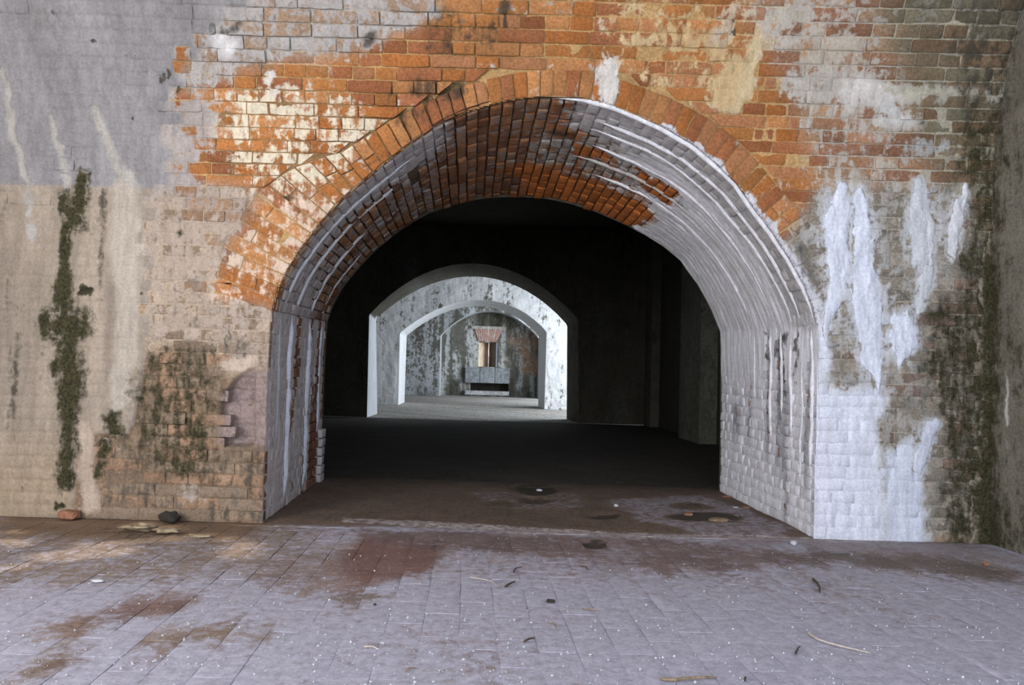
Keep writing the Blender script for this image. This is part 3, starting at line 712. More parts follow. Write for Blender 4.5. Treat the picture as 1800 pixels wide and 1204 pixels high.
# metric version of the patch so joints come out in metres
qlen = np.array([LEN[0], LEN[1], LEN[2]])
def q2m(q): return np.interp(q, [0, 1, 2, 3], [0, LEN[0], LEN[0] + LEN[1], sum(LEN)])
def m2q(m): return np.interp(m, [0, LEN[0], LEN[0] + LEN[1], sum(LEN)], [0, 1, 2, 3])
def S_soffit_m(p, off): return S_soffit(np.stack([m2q(p[:, 0]), np.clip(p[:, 1] / YB, -0.02, 1.0)], -1), off)
SBm = np.stack([q2m(SB[..., 0]), SB[..., 1] * YB], -1)
SBm = SBm[:, [0, 1, 2, 3]]
n = len(SBm); r1 = rng.random(n); r2 = rng.random(n); c = SB.mean(1)
th = paint_soffit(c[:, 0], c[:, 1], r1, r2).thick
row = rng.normal(0, 0.004, len(edges_q))[np.searchsorted(edges_q, c[:, 0]) - 1]
pr = rng.normal(0.0, 0.004, n) * (1 - 0.8 * th) * np.where(c[:, 0] > 2, 0.3, 1) * np.where(c[:, 0] < 1, 0.6, 1) + row * np.where((c[:, 0] > 2) | (c[:, 0] < 1), 0.3, 1) * (1 - th) - 0.006 * th
pr = pr + 0.032 * ((c[:, 1] > 0.93) & (c[:, 0] < 0.31))
V, P = bricks(SBm, pr, np.full(n, 0.05), S_soffit_m, joint=0.0045, seed=21, rough=0.003)
p = paint_soffit(m2q(P[..., 0].ravel()), P[..., 1].ravel() / YB, np.repeat(r1, NPB), np.repeat(r2, NPB))
A = {k: a.reshape(n, NPB, 3) for k, a in p.attrs().items()}
mm = np.arange(0, sum(LEN) + 0.009, 0.009); vv = np.linspace(0.0, 1.0, 170)
MM, VVg = np.meshgrid(mm, vv); qf = m2q(MM.ravel()); vf = VVg.ravel()
ps = paint_soffit(qf, vf)
xm_, vm_ = MM.ravel(), vf * YB
cov = np.clip(ps.thick, 0, 1)
offs = -(0.012 + 0.012 * fbm(xm_ * 4, vm_ * 4, 140, 3)) * (1 - cov) + cov * 0.004 + (fbm(xm_ * 4, vm_ * 36, 141, 4) - 0.5) * (0.004 + 0.014 * cov * (1 - 0.8 * sst(2.0, 2.45, qf)))
SV = S_soffit(np.stack([qf, vf], -1), offs); SQ = grid_quads(len(vv), len(mm))
qc = qf[SQ].mean(1); SA = ps.attrs()
SI = [('wall_inner_left', 'grey shaded left jamb of the near arch with pale lime ribs', 'wall'), ('ceiling', 'brick underside of the near arch, brown at left and lime-streaked at right', 'vault'),
      ('wall_inner_right', 'white lime-coated right jamb of the near arch', 'wall')]
SROOT = []
for ri, (nm, lb_, ct) in enumerate(SI):
    m = (qc < 1) if ri == 0 else ((qc >= 1) & (qc < 2) if ri == 1 else qc >= 2)
    Vc, Qc, Ac = compact(SV, SQ[m], SA); o = structure(mesh_obj(nm, Vc, Qc, MAT, Ac), lb_, ct); SROOT.append(o); ROOT[nm] = o
    s = np.nonzero(sreg == ri)[0]
    emit_bricks(V[s], {k: a[s] for k, a in A.items()}, (1.2 - th[s]) * (1.2 - c[s, 1] * 0.5), o)
# ribs of lime along the joints
def rib(q0, q1, v0, rad, colr, root, seed):
    n = max(12, int((q2m(q1) - q2m(q0)) / 0.02)); q = np.linspace(q0, q1, n)
    v = v0 + (fbm(q * 5, np.full(n, seed * 1.7), 150, 3) - 0.5) * 0.05
    e = np.minimum(np.linspace(0, 1, n), np.linspace(1, 0, n)); rr = rad * (0.55 + 0.9 * fbm(q * 14, np.full(n, seed * 3.1), 151, 3)) * np.clip(e * 9, 0.08, 1)
    K = 7; an = np.linspace(0.0, math.pi, K); V = []
    for a in an:
        pq = np.stack([q, v + np.cos(a) * rr * 1.1 / YB], -1); V.append(S_soffit(pq, np.sin(a) * rr * 1.1 - 0.004 + 0.003 * (fbm(q * 60, np.full(n, a * 3 + seed), 152, 2) - 0.5)))
    V = np.array(V).reshape(-1, 3); Q = grid_quads(K, n)
    p = Paint(len(V)); p.col[:] = s2l(colr); p.wcol[:] = s2l(colr); p.wash[:] = 1.0
    o = mesh_obj('lime_rib', V, Q, MAT, p.attrs(), root); o['label'] = 'pale ridge of hardened lime'
WHT = (232, 232, 238); GRY = (208, 210, 216)
for q0, q1, v0, rad, cl, ri in [
    (0.04, 1.0, 0.30, 0.019, (206, 210, 222), 0), (0.02, 1.0, 0.62, 0.019, (206, 210, 222), 0), (0.32, 1.0, 0.88, 0.012, (206, 210, 222), 0), (0.35, 1.0, 0.15, 0.010, (166, 168, 174), 0),
    (1.0, 1.30, 0.16, 0.012, GRY, 1), (1.0, 1.27, 0.33, 0.013, GRY, 1), (1.0, 1.19, 0.60, 0.012, GRY, 1), (1.0, 1.15, 0.84, 0.010, GRY, 1),
    (1.50, 2.0, 0.03, 0.014, WHT, 1), (1.56, 2.0, 0.13, 0.012, WHT, 1), (1.56, 2.0, 0.22, 0.010, WHT, 1), (1.58, 2.0, 0.34, 0.014, WHT, 1), (1.55, 1.98, 0.47, 0.013, (190, 186, 184), 1), (1.60, 2.0, 0.60, 0.012, WHT, 1),
    (2.0, 2.7, 0.05, 0.012, WHT, 2), (2.0, 2.55, 0.22, 0.011, WHT, 2), (2.0, 2.45, 0.30, 0.009, WHT, 2), (2.0, 2.6, 0.41, 0.011, WHT, 2), (2.0, 2.4, 0.58, 0.010, WHT, 2), (2.0, 2.8, 0.12, 0.007, WHT, 2)]:
    rib(q0, q1, v0, rad, cl, SROOT[ri], v0 * 10 + q0)

# ------------------------------------------------------------------ floor
def fpoly(l): return FLp(l)
def fell(cx, cy, rx, ry): t = np.linspace(0, 2 * math.pi, 14, endpoint=False); return FL(cx + rx * np.cos(t), cy + ry * np.sin(t))
FF_BROWN = [(fpoly(l), c, w) for l, c, w in [
    ([(-300, 890), (470, 912), (560, 930), (520, 985), (330, 1010), (-300, 1060)], (132, 116, 102), 0.42),
    ([(180, 1075), (250, 1040), (350, 1045), (340, 1070), (240, 1085)], (120, 92, 84), 0.12),
    ([(520, 1040), (640, 940), (780, 950), (760, 1010), (600, 1040)], (116, 84, 76), 0.15),
    ([(380, 1000), (600, 960), (620, 1030), (500, 1050)], (140, 124, 118), 0.35),
    ([(0, 890), (470, 915), (420, 945), (200, 945), (0, 940)], (120, 98, 78), 0.08),
    ([(60, 1110), (110, 1080), (190, 1085), (130, 1130)], (118, 96, 82), 0.15),
    ([(0, 1180), (110, 1140), (140, 1160), (30, 1204)], (112, 90, 76), 0.15),
    ([(180, 1130), (330, 1100), (470, 1090), (460, 1125), (260, 1140)], (124, 106, 90), 0.2),
    ([(620, 930), (1100, 945), (1320, 960), (1500, 985), (1250, 1010), (1050, 985), (700, 960)], (116, 98, 96), 0.25),
    ([(1380, 970), (1700, 975), (1800, 1010), (1800, 1030), (1560, 1000), (1380, 985)], (108, 100, 94), 0.2),
    ([(560, 1050), (700, 1040), (640, 1075)], (126, 112, 104), 0.3),
]]
FF_DARK = [(fell(*a), g_) for *a, g_ in [(1050, 955, 32, 7, 0.9), (1060, 908, 24, 6, 0.9), (945, 861, 40, 10, 0.95), (945, 880, 26, 6, 0.6), (1240, 912, 68, 8, 0.85), (1215, 893, 40, 5, 0.6), (1150, 1000, 16, 5, 0.3), (880, 888, 30, 5, 0.5), (250, 936, 100, 16, 0.5)]]
FF_PALE = [(fpoly(l), w) for l, w in [
    ([(820, 868), (1020, 868), (1040, 892), (960, 902), (850, 895)], 0.44), ([(1060, 880), (1240, 872), (1400, 930), (1360, 960), (1200, 935), (1120, 920)], 0.62),
    ([(1040, 965), (1100, 960), (1140, 1000), (1060, 1000)], 0.6), ([(1260, 940), (1340, 940), (1330, 965), (1270, 962)], 0.75), ([(1400, 950), (1700, 952), (1800, 990), (1700, 985), (1440, 968)], 0.6)]]
def paint_floor(X, Y, r1=None, r2=None):
    n = len(X); p = Paint(n); brick = r1 is not None
    wx = X + (fbm(X * 5, Y * 5, 200, 4) - 0.5) * 0.16; wy = Y + (fbm(X * 5 + 7, Y * 5, 204, 4) - 0.5) * 0.16
    if brick:
        pal = s2l(np.array([(146, 132, 128), (140, 126, 124), (150, 138, 134), (138, 120, 114), (146, 136, 130)])); p.col = pal[(r1 * 5).astype(int) % 5] * (0.88 + 0.24 * r2)[:, None]
    else: p.col[:] = s2l((136, 126, 124))
    near = sst(-0.2, -1.6, Y)
    p.wcol[:] = s2l((172, 170, 184))
    p.wash = 0.62 + 0.26 * near + (fbm(X * 1.7, Y * 1.7, 210, 3) - 0.5) * 0.6
    if not brick: p.wash += 0.1
    p.grime = 0.04 + 0.10 * (1 - near)
    for P, c, w in FF_BROWN:
        m = poly_mask(P, wx, wy, 0.07); p.setw(m, w + (0.1 * r1 if brick else 0), None, g=0.2); p.setc(m * 0.8, c)
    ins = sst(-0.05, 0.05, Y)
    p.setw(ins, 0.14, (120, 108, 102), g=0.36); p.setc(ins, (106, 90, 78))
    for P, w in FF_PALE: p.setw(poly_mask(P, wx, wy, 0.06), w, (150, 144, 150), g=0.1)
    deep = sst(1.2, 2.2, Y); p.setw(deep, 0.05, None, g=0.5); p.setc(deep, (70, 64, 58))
    for P, gv in FF_DARK:
        m = poly_mask(P, wx, wy, 0.03); p.grime = np.maximum(p.grime, gv * m); p.wash *= 1 - m
    th = poly_mask(fpoly([(600, 912), (820, 922), (1100, 936), (1560, 948), (1560, 952), (1100, 944), (820, 932), (600, 920)]), X, Y, 0.02)
    p.setw(th, 0.6, (176, 168, 168), g=0.05)
    return p
def floor_h(X, Y):
    h = (fbm(X * 1.3, Y * 1.3, 220, 3) - 0.5) * 0.018
    for P, gv in FF_DARK[:4]: h = h - 0.016 * poly_mask(P, X, Y, 0.05)
    return h * sst(0.0, 0.25, np.abs(Y)) + 0.0
def S_floor(p, off): return np.stack([p[:, 0], p[:, 1], off + floor_h(p[:, 0], p[:, 1])], -1)
fx_ = np.arange(-3.8, 3.3, 0.016); fy_ = np.arange(-2.9, 1.75, 0.016)
X, Y = np.meshgrid(fx_, fy_); X = X.ravel(); Y = Y.ravel()
pf_ = paint_floor(X, Y)
offf = -0.0012 - 0.0055 * sst(-0.5, -1.4, X) * sst(-1.5, -0.7, Y) + (fbm(X * 5, Y * 5, 231, 3) - 0.5) * 0.006 + (fbm(X * 18, Y * 18, 230, 4) - 0.5) * 0.002 + sst(0.0, 0.1, Y) * 0.008 + sst(0.35, 0.0, -Y) * 0.004 * (X < 0)
FVt = S_floor(np.stack([X, Y], -1), offf)
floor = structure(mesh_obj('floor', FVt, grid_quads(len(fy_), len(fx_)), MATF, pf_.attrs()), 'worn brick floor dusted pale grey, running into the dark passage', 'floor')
PB = []
cw = 0.118
for i in range(-34, 32):
    u0 = i * cw; r = random.Random(i * 31 + 3); y = -2.75 + (0.118 if i % 2 else 0) + r.uniform(-0.02, 0.02)
    while y < -0.09:
        y1 = min(y + 0.237 * r.uniform(0.97, 1.03), -0.066)
        if y1 - y > 0.05: PB.append([[u0 + SKEW * y, y], [u0 + cw + SKEW * y, y], [u0 + cw + SKEW * y1, y1], [u0 + SKEW * y1, y1]])
        y = y1
for i in range(-6, 8):                                 # the row of bricks under the mouth of the arch
    x0 = -1.45 + (i + 6) * 0.237; PB.append([[x0, -0.06], [x0 + 0.237, -0.06], [x0 + 0.237, 0.0], [x0, 0.0]])
for i in range(-12, 13):                               # what shows of the passage paving along its jambs
    u0 = i * cw + 0.2; r = random.Random(i * 17 + 9); y = 0.02 + r.random() * 0.2
    while y < 1.5:
        y1 = y + 0.237; xx = u0
        if (xx < -0.75 or xx > 1.0): PB.append([[u0 + SKEW * y, y], [u0 + cw + SKEW * y, y], [u0 + cw + SKEW * y1, y1], [u0 + SKEW * y1, y1]])
        y = y1
PB = np.array(PB); pc = PB.mean(1)
jl = np.interp(pc[:, 1], [0, YB], [PFR[0, 0], PBK[0, 0]]); jrx = np.interp(pc[:, 1], [0, YB], [PFR[-1, 0], PBK[-1, 0]])
keep = ((pc[:, 1] < -0.0) | ((pc[:, 0] > jl + 0.08) & (pc[:, 0] < jrx - 0.08))) & (pc[:, 0] < XCORN - 0.06) & (pc[:, 0] > -3.5)
PB = PB[keep]; pc = pc[keep]; n = len(PB); r1 = rng.random(n); r2 = rng.random(n)
pr = rng.normal(0.0003, 0.0004, n) + (pc[:, 1] > 0) * 0.0055
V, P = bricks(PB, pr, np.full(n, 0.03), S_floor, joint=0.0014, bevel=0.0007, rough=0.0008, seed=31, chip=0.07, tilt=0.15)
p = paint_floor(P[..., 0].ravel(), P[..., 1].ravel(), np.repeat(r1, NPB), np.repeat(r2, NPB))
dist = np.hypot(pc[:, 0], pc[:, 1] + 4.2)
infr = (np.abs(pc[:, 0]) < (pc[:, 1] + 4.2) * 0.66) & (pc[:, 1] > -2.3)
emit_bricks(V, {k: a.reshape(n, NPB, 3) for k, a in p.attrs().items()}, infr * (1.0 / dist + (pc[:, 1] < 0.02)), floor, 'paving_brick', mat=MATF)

# ------------------------------------------------------------------ shell of the near room and of the rooms beyond
def slab(name, lo, hi, colr, label, cat, mat=MATR, wash=0.4, grime=0.3, wc_=(150, 148, 144), cells=0.15, moss=0.05):
    """A box with gridded faces, so that stains vary over it."""
    lo = np.array(lo, float); hi = np.array(hi, float); V = []; Q = []; b = 0
    for ax in range(3):
        u, w = [(1, 2), (2, 0), (0, 1)][ax]
        nu_ = int(np.clip((hi[u] - lo[u]) / cells, 1, 60)) + 1; nw_ = int(np.clip((hi[w] - lo[w]) / cells, 1, 60)) + 1
        U, W_ = np.meshgrid(np.linspace(lo[u], hi[u], nu_), np.linspace(lo[w], hi[w], nw_))
        for side in (0, 1):
            P = np.zeros((U.size, 3)); P[:, u] = U.ravel(); P[:, w] = W_.ravel(); P[:, ax] = hi[ax] if side else lo[ax]
            q = grid_quads(nw_, nu_) + b; Q.append(q if side else q[:, ::-1]); V.append(P); b += len(P)
    V = np.vstack(V); Q = np.vstack(Q); p = Paint(len(V)); p.col[:] = s2l(colr); p.wcol[:] = s2l(wc_)
    h = V[:, 0] + V[:, 1]; p.wash[:] = wash + (fbm(h * 2.2, V[:, 2] * 0.5, 300, 3) - 0.5) * 0.6; p.grime[:] = grime + (fbm(h * 2.7, V[:, 2] * 0.7, 310, 3) - 0.5) * 0.5; p.moss[:] = moss
    V[:, 0] += SKEW * V[:, 1]
    return structure(mesh_obj(name, V, Q, mat, p.attrs(), smooth=False), label, cat)
UX = lambda X_, Y_: X_ - SKEW * Y_                      # world X -> passage coordinate
# right side wall of the near room
nz, ny = 150, 60
zz = np.linspace(0, 3.1, nz); yy = np.linspace(0.02, -4.3, ny) ; yy = -np.linspace(0, 1, ny) ** 2 * 4.3
YY, ZZ = np.meshgrid(yy, zz); Yw = YY.ravel(); Zw = ZZ.ravel()
Xw = XCORN - 0.004 + SKEW * Yw * 1.0 + (fbm(Yw * 10, Zw * 10, 320, 4) - 0.5) * 0.02
p = Paint(len(Yw)); p.col[:] = s2l((120, 116, 104)); p.wcol[:] = s2l((150, 150, 146)); p.wash = 0.30 + (fbm(Yw * 12, Zw * 2, 321, 3) - 0.5) * 0.5; p.grime = 0.34 + 0 * Yw
ce = sst(-0.16, 0.0, Yw); p.moss = 0.30 + 0.40 * ce + (fbm(Yw * 14, Zw * 3, 322, 3) - 0.5) * 0.5 + 0.3 * sst(0.35, 0.0, Zw)
ws = sst(0.02, 0.0, np.abs(Yw + 0.12)) * sst(0.35, 0.45, Zw) * sst(1.0, 0.8, Zw); ws *= sst(0.35, 0.6, fbm(Yw * 30, Zw * 7, 323, 3)); p.setw(ws, 0.8, (198, 198, 192), g=0.05, moss=0)
structure(mesh_obj('wall_side_right', np.stack([Xw, Yw, Zw], -1), grid_quads(nz, ny)[:, ::-1], MAT, p.attrs()), 'grey mossy side wall meeting the right pier in a corner', 'wall')
# the vault that carries on overhead, out of sight above the frame
na, nx_ = 30, 30
ph = np.linspace(math.asin((ZTOP - ZS - 0.01) / RV), math.pi / 2 + 0.5, na); xv = np.linspace(XL0, XCORN + 0.4, nx_)
PHI, XV = np.meshgrid(ph, xv, indexing='ij')
Vv = np.stack([XV.ravel(), (-RV + RV * np.cos(PHI)).ravel(), (ZS + RV * np.sin(PHI)).ravel()], -1)
p = Paint(len(Vv)); p.col[:] = s2l((150, 120, 92)); p.wcol[:] = s2l((165, 160, 155)); p.wash[:] = 0.5; p.grime[:] = 0.3
structure(mesh_obj('ceiling_vault', Vv, grid_quads(na, nx_), MAT, p.attrs()), 'brick vault springing from the wall above the near arch', 'vault')
slab('floor_outer', (-3.8, -9.5, -0.12), (3.6, -2.88, -0.012), (150, 140, 138), 'brick floor of the near room behind the viewpoint', 'floor', wash=0.6, grime=0.1)

# room beyond the near arch: kept dark by shade put into the wall colours
def arch_wall(name, prof, Yf, Yb, prof_b, label, cat, paintf, half=3.35, top=3.3, rows=26, cu=0.0):
    """A wall with an arched opening: face around the opening, reveal and back face."""
    f, _ = arc(prof, 120); b, _ = arc(prof_b, 120)
    ctr = np.array([(f[0, 0] + f[-1, 0]) / 2, 0.9]); o = []
    xc = SKEW * (Yf + 4.2) + cu
    for q in f:                                        # the outer rectangle, reached radially
        d = q - ctr; d /= np.linalg.norm(d) + 1e-9; ts = []
        if d[0] > 1e-6: ts.append((xc + half - ctr[0]) / d[0])
        if d[0] < -1e-6: ts.append((xc - half - ctr[0]) / d[0])
        if d[1] > 1e-6: ts.append((top - ctr[1]) / d[1])
        if d[1] < -1e-6: ts.append((0 - ctr[1]) / d[1] if q[1] > 0.0 else 1e9)
        t = min(ts); o.append(ctr + d * t)
    o = np.array(o)
    lowl = f[:, 1] < 0.9
    o[lowl, 1] = f[lowl, 1]; o[lowl, 0] = np.where(f[lowl, 0] < ctr[0], xc - half, xc + half)
    for sgn in (-1, 1):                                 # fill the corners between side and top
        pass
    tt = (np.linspace(0, 1, rows) ** 1.5)[:, None, None]
    P = f[None] + (o - f)[None] * tt
    X_ = P[..., 0].ravel(); Z_ = P[..., 1].ravel()
    n1 = len(X_)
    rel = (fbm(X_ * 3, Z_ * 3, 400, 4) - 0.5) * 0.05
    V = [np.stack([X_, Yf + rel * np.repeat(np.clip(tt.ravel() * 20, 0.15, 1), 120), Z_], -1)]; Q = [grid_quads(rows, 120)]
    K = 8; s = np.linspace(0, 1, K)[:, None, None]
    Rv = np.concatenate([f, np.full((120, 1), 0)], 1)
    R = np.stack([np.stack([f[:, 0] + (b[:, 0] - f[:, 0]) * a, Yf + (Yb - Yf) * np.full(120, a), f[:, 1] + (b[:, 1] - f[:, 1]) * a], -1) for a in np.linspace(0, 1, K)])
    V.append(R.reshape(-1, 3)); Q.append(grid_quads(K, 120)[:, ::-1] + n1)
    n2 = n1 + K * 120
    dB = np.array([SKEW * (Yb - Yf), 0])
    Pb = b[None] + (o + dB - b)[None] * tt
    V.append(np.stack([Pb[..., 0].ravel(), np.full(n1, Yb), Pb[..., 1].ravel()], -1)); Q.append(grid_quads(rows, 120)[:, ::-1] + n2)
    V = np.vstack(V); Q = np.vstack(Q); kind = np.concatenate([np.zeros(n1), np.ones(K * 120), np.full(n1, 2)])
    p = paintf(V, kind)
    ob = structure(mesh_obj(name, V, Q, MATR, p.attrs(), smooth=False), label, cat)
    return ob
def prof_at(l, Y):
    a = pts(l); q = onY(a[:, 0], a[:, 1], Y)[:, [0, 2]]; q[0, 1] = 0; q[-1, 1] = 0; return q
def rnd(a, b, spring_l, spring_r, apex, n=9):           # a segmental arch from measured spring, apex, spring
    A, B, C_ = map(np.array, (spring_l, apex, spring_r)); out = [a]
    t = np.linspace(-1, 1, 2 * n + 1)
    mid = (A + C_) / 2; hw = (C_ - A) / 2; rise = B - mid
    for s in t: out.append(tuple(mid + hw * s + rise * (math.sqrt(max(0, 4 - s * s)) - math.sqrt(3)) / (2 - math.sqrt(3))))
    out.append(b); return out
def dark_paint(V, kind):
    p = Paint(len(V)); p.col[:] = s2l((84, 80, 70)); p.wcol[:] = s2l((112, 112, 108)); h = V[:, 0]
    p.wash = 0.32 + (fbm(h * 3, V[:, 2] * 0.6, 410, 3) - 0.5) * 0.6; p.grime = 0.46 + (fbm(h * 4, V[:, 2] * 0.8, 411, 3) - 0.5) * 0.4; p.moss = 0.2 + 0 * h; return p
def pale_paint(dk, wcol):
    def f(V, kind):
        p = Paint(len(V)); h = V[:, 0]; z = V[:, 2]; p.col[:] = s2l((100, 98, 90)); p.wcol[:] = s2l(wcol)
        s = fbm(h * 6, z * 0.5, 420, 4); s2 = fbm(h * 2.2, z * 1.4, 424, 4)
        p.wash = 0.86 - dk * 0.5 + (s - 0.5) * (0.6 + dk) ; p.grime = 0.10 + dk * 0.32 + (s2 - 0.5) * (0.5 + dk * 1.1) + sst(1.2, 0.2, z) * 0.12 * (1 + dk)
        r = kind == 1; p.wash[r] = 0.98; p.grime[r] = 0.03; p.moss[:] = 0.06
        return p
    return f
B_all = [B_JL[0]] + B_JL[1:] + B_AR + B_JR
pb = prof_at(B_all, YB)
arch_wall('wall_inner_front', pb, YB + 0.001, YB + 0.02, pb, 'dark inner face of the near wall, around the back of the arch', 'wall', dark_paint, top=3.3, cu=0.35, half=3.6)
Y1, Y1b = 9.25, 10.35
a1 = rnd((645, 733), (1018, 743), (649, 553), (1016, 560), (832, 463)); a1b = rnd((663, 726), (996, 740), (661, 560), (997, 571), (836, 486))
q1 = prof_at(a1, Y1); q1b = prof_at(a1b, Y1b)
def arch1_paint(V, kind):  # only the left reveal is pale: light from the right put into colour
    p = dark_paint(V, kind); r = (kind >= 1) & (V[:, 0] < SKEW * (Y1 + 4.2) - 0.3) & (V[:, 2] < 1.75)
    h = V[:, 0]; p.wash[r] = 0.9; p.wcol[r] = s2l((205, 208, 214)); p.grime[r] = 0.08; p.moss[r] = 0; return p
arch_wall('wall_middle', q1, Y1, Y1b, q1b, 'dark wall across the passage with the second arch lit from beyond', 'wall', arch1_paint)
Y2, Y2b = 14.1, 15.7
a2 = rnd((700, 709), (957, 719), (703, 585), (961, 583), (842, 527)); a2b = rnd((711, 703), (946, 712), (715, 590), (947, 590), (839, 538))
arch_wall('wall_rear', prof_at(a2, Y2), Y2, Y2b, prof_at(a2b, Y2b), 'pale streaked wall with the third arch, bright at its right', 'wall', pale_paint(0.20, (212, 213, 214)))
Y3, Y3b = 21.4, 22.3
a3 = rnd((772, 693), (946, 698), (774, 590), (948, 596), (862, 546)); a3b = rnd((775, 691), (944, 696), (777, 590), (946, 596), (862, 549))
arch_wall('wall_far', prof_at(a3, Y3), Y3, Y3b, prof_at(a3b, Y3b), 'grey streaked wall with a shallow arched recess at the end of the passage', 'wall', pale_paint(0.62, (176, 180, 184)))
# end wall with the splayed slit window
def end_wall():
    Ye = Y3b; nx, nz_ = 240, 90
    c0 = SKEW * (Ye + 4.2); xs = np.linspace(c0 - 3.6, c0 + 3.6, nx); zs_ = np.linspace(0, 3.0, nz_)
    Xg, Zg = np.meshgrid(xs, zs_); X_ = Xg.ravel(); Z_ = Zg.ravel()
    w0 = onY(np.array(840.), np.array(645.), Ye); w1 = onY(np.array(873.), np.array(602.), Ye)
    s0 = onY(np.array(826.), np.array(686.), Ye); s1 = onY(np.array(894.), np.array(674.5), Ye)
    Q = grid_quads(nz_, nx); cx_ = X_[Q].mean(1); cz_ = Z_[Q].mean(1)
    hole = ((cx_ > w0[0]) & (cx_ < w1[0]) & (cz_ > w0[2]) & (cz_ < w1[2])) | ((cx_ > s0[0]) & (cx_ < s1[0]) & (cz_ > s0[2]) & (cz_ < s1[2]))
    V = np.stack([X_, Ye + (fbm(X_ * 4, Z_ * 4, 430, 4) - 0.5) * 0.05, Z_], -1); p = pale_paint(0.75, (178, 180, 178))(V, np.zeros(len(V)))
    wx_ = X_ + (fbm(X_ * 3, Z_ * 3, 431, 3) - 0.5) * 0.5
    bk = sst(w1[0] + 0.3, w1[0] + 0.6, wx_) * sst(0.7, 1.0, Z_ + 0.1) * sst(2.3, 2.0, Z_); bk = bk * sst(0.3, 0.65, fbm(X_ * 2, Z_ * 2, 433, 4)); p.setc(bk, (150, 124, 104)); p.setw(bk, 0.45, (166, 150, 136), g=0.25)
    tp = sst(2.0, 2.3, Z_) * sst(0.9, 0.5, np.abs(wx_ - (w0[0] + 0.3))); p.moss = np.maximum(p.moss, 0.6 * tp)
    o = structure(mesh_obj('wall_end', V, Q[~hole], MATR, p.attrs(), smooth=False), 'mottled brick wall with a slit window closing the passage', 'wall')
    return o, w0, w1, s0, s1, Ye
ew, w0, w1, s0, s1, Ye = end_wall()
def quad_part(name, L, colr, parent, wash=0.2, wc_=(190, 186, 180), grime=0.15, moss=0.0):
    P = np.array(L, float); nn = 9
    a = np.linspace(0, 1, nn); A, B = np.meshgrid(a, a); A = A.ravel()[:, None]; B = B.ravel()[:, None]
    V = P[0] * (1 - A) * (1 - B) + P[1] * A * (1 - B) + P[2] * A * B + P[3] * (1 - A) * B
    return V, grid_quads(nn, nn), colr, wash, wc_, grime, moss
def join_part(name, items, parent, mat=MATR):
    V = []; Q = []; b = 0; pc_ = []
    for v, q, c, w, wc_, g_, ms in items:
        V.append(v); Q.append(q + b); b += len(v); p = Paint(len(v)); p.col[:] = s2l(c); p.wash[:] = w; p.wcol[:] = s2l(wc_); p.grime[:] = g_; p.moss[:] = ms; pc_.append(p.attrs())
    return mesh_obj(name, np.vstack(V), np.vstack(Q), mat, {k: np.vstack([d[k] for d in pc_]) for k in pc_[0]}, parent, smooth=False)
def box_items(lo, hi, colr, **k):
    x0, y0, z0 = lo; x1, y1, z1 = hi
    c = [(x0, y0, z0), (x1, y0, z0), (x1, y1, z0), (x0, y1, z0), (x0, y0, z1), (x1, y0, z1), (x1, y1, z1), (x0, y1, z1)]
    return [quad_part('', [c[i] for i in f], colr, None, **k) for f in ((0, 1, 5, 4), (1, 2, 6, 5), (2, 3, 7, 6), (3, 0, 4, 7), (4, 5, 6, 7), (3, 2, 1, 0))]
# splayed reveal of the slit; sunlit left and shaded right put into colour
xa, xb, za, zb = w0[0], w1[0], w0[2], w1[2]; dY = 0.75; xn0 = xa + (xb - xa) * 0.54; xn1 = xa + (xb - xa) * 0.555
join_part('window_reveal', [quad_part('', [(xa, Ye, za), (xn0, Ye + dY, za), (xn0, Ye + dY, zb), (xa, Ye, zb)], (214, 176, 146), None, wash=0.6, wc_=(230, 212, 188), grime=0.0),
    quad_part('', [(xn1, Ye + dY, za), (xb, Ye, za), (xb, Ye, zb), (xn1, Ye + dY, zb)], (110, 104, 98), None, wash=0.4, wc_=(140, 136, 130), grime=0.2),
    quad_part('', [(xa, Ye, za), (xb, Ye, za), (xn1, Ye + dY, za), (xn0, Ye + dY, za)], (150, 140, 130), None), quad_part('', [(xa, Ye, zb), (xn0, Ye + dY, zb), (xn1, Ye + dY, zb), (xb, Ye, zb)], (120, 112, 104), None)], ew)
# jack arch of brick over the slit
ja = onY(np.array(835.), np.array(578.), Ye); jb = onY(np.array(884.), np.array(578.), Ye); jt = onY(np.array(860.), np.array(579.), Ye)[2]
for k in range(11):
    t0 = k / 11; t1 = (k + 0.86) / 11
    bt = lambda t: xa + (xb - xa) * t; tp = lambda t: ja[0] + (jb[0] - ja[0]) * t
    yf = Ye - 0.05 - 0.008 * (k % 3)
    ii = [quad_part('', [(bt(t0), yf, zb + 0.02), (bt(t1), yf, zb + 0.02), (tp(t1), yf, jt), (tp(t0), yf, jt)], (178, 140, 128), None, wash=0.3 + 0.1 * (k % 3), grime=0.12),
          quad_part('', [(bt(t0), Ye + .02, zb + 0.02), (bt(t1), Ye + .02, zb + 0.02), (bt(t1), yf, zb + 0.02), (bt(t0), yf, zb + 0.02)], (150, 110, 100), None),
          quad_part('', [(bt(t0), Ye + .02, zb + 0.02), (bt(t0), yf, zb + 0.02), (tp(t0), yf, jt), (tp(t0), Ye + .02, jt)], (150, 110, 100), None),
          quad_part('', [(bt(t1), yf, zb + 0.02), (bt(t1), Ye + .02, zb + 0.02), (tp(t1), Ye + .02, jt), (tp(t1), yf, jt)], (150, 110, 100), None)]
    join_part('brick', ii, ew)
ct0 = onY(np.array(829.), np.array(578.), Ye); ct1 = onY(np.array(890.), np.array(573.), Ye)
join_part('lintel_course', box_items((ct0[0], Ye - 0.07, jt + 0.005), (ct1[0], Ye + 0.02, jt + 0.10), (165, 158, 152), wash=0.5), ew)
k0 = onY(np.array(818.), np.array(674.), Ye); k1 = onY(np.array(897.), np.array(647.), Ye)
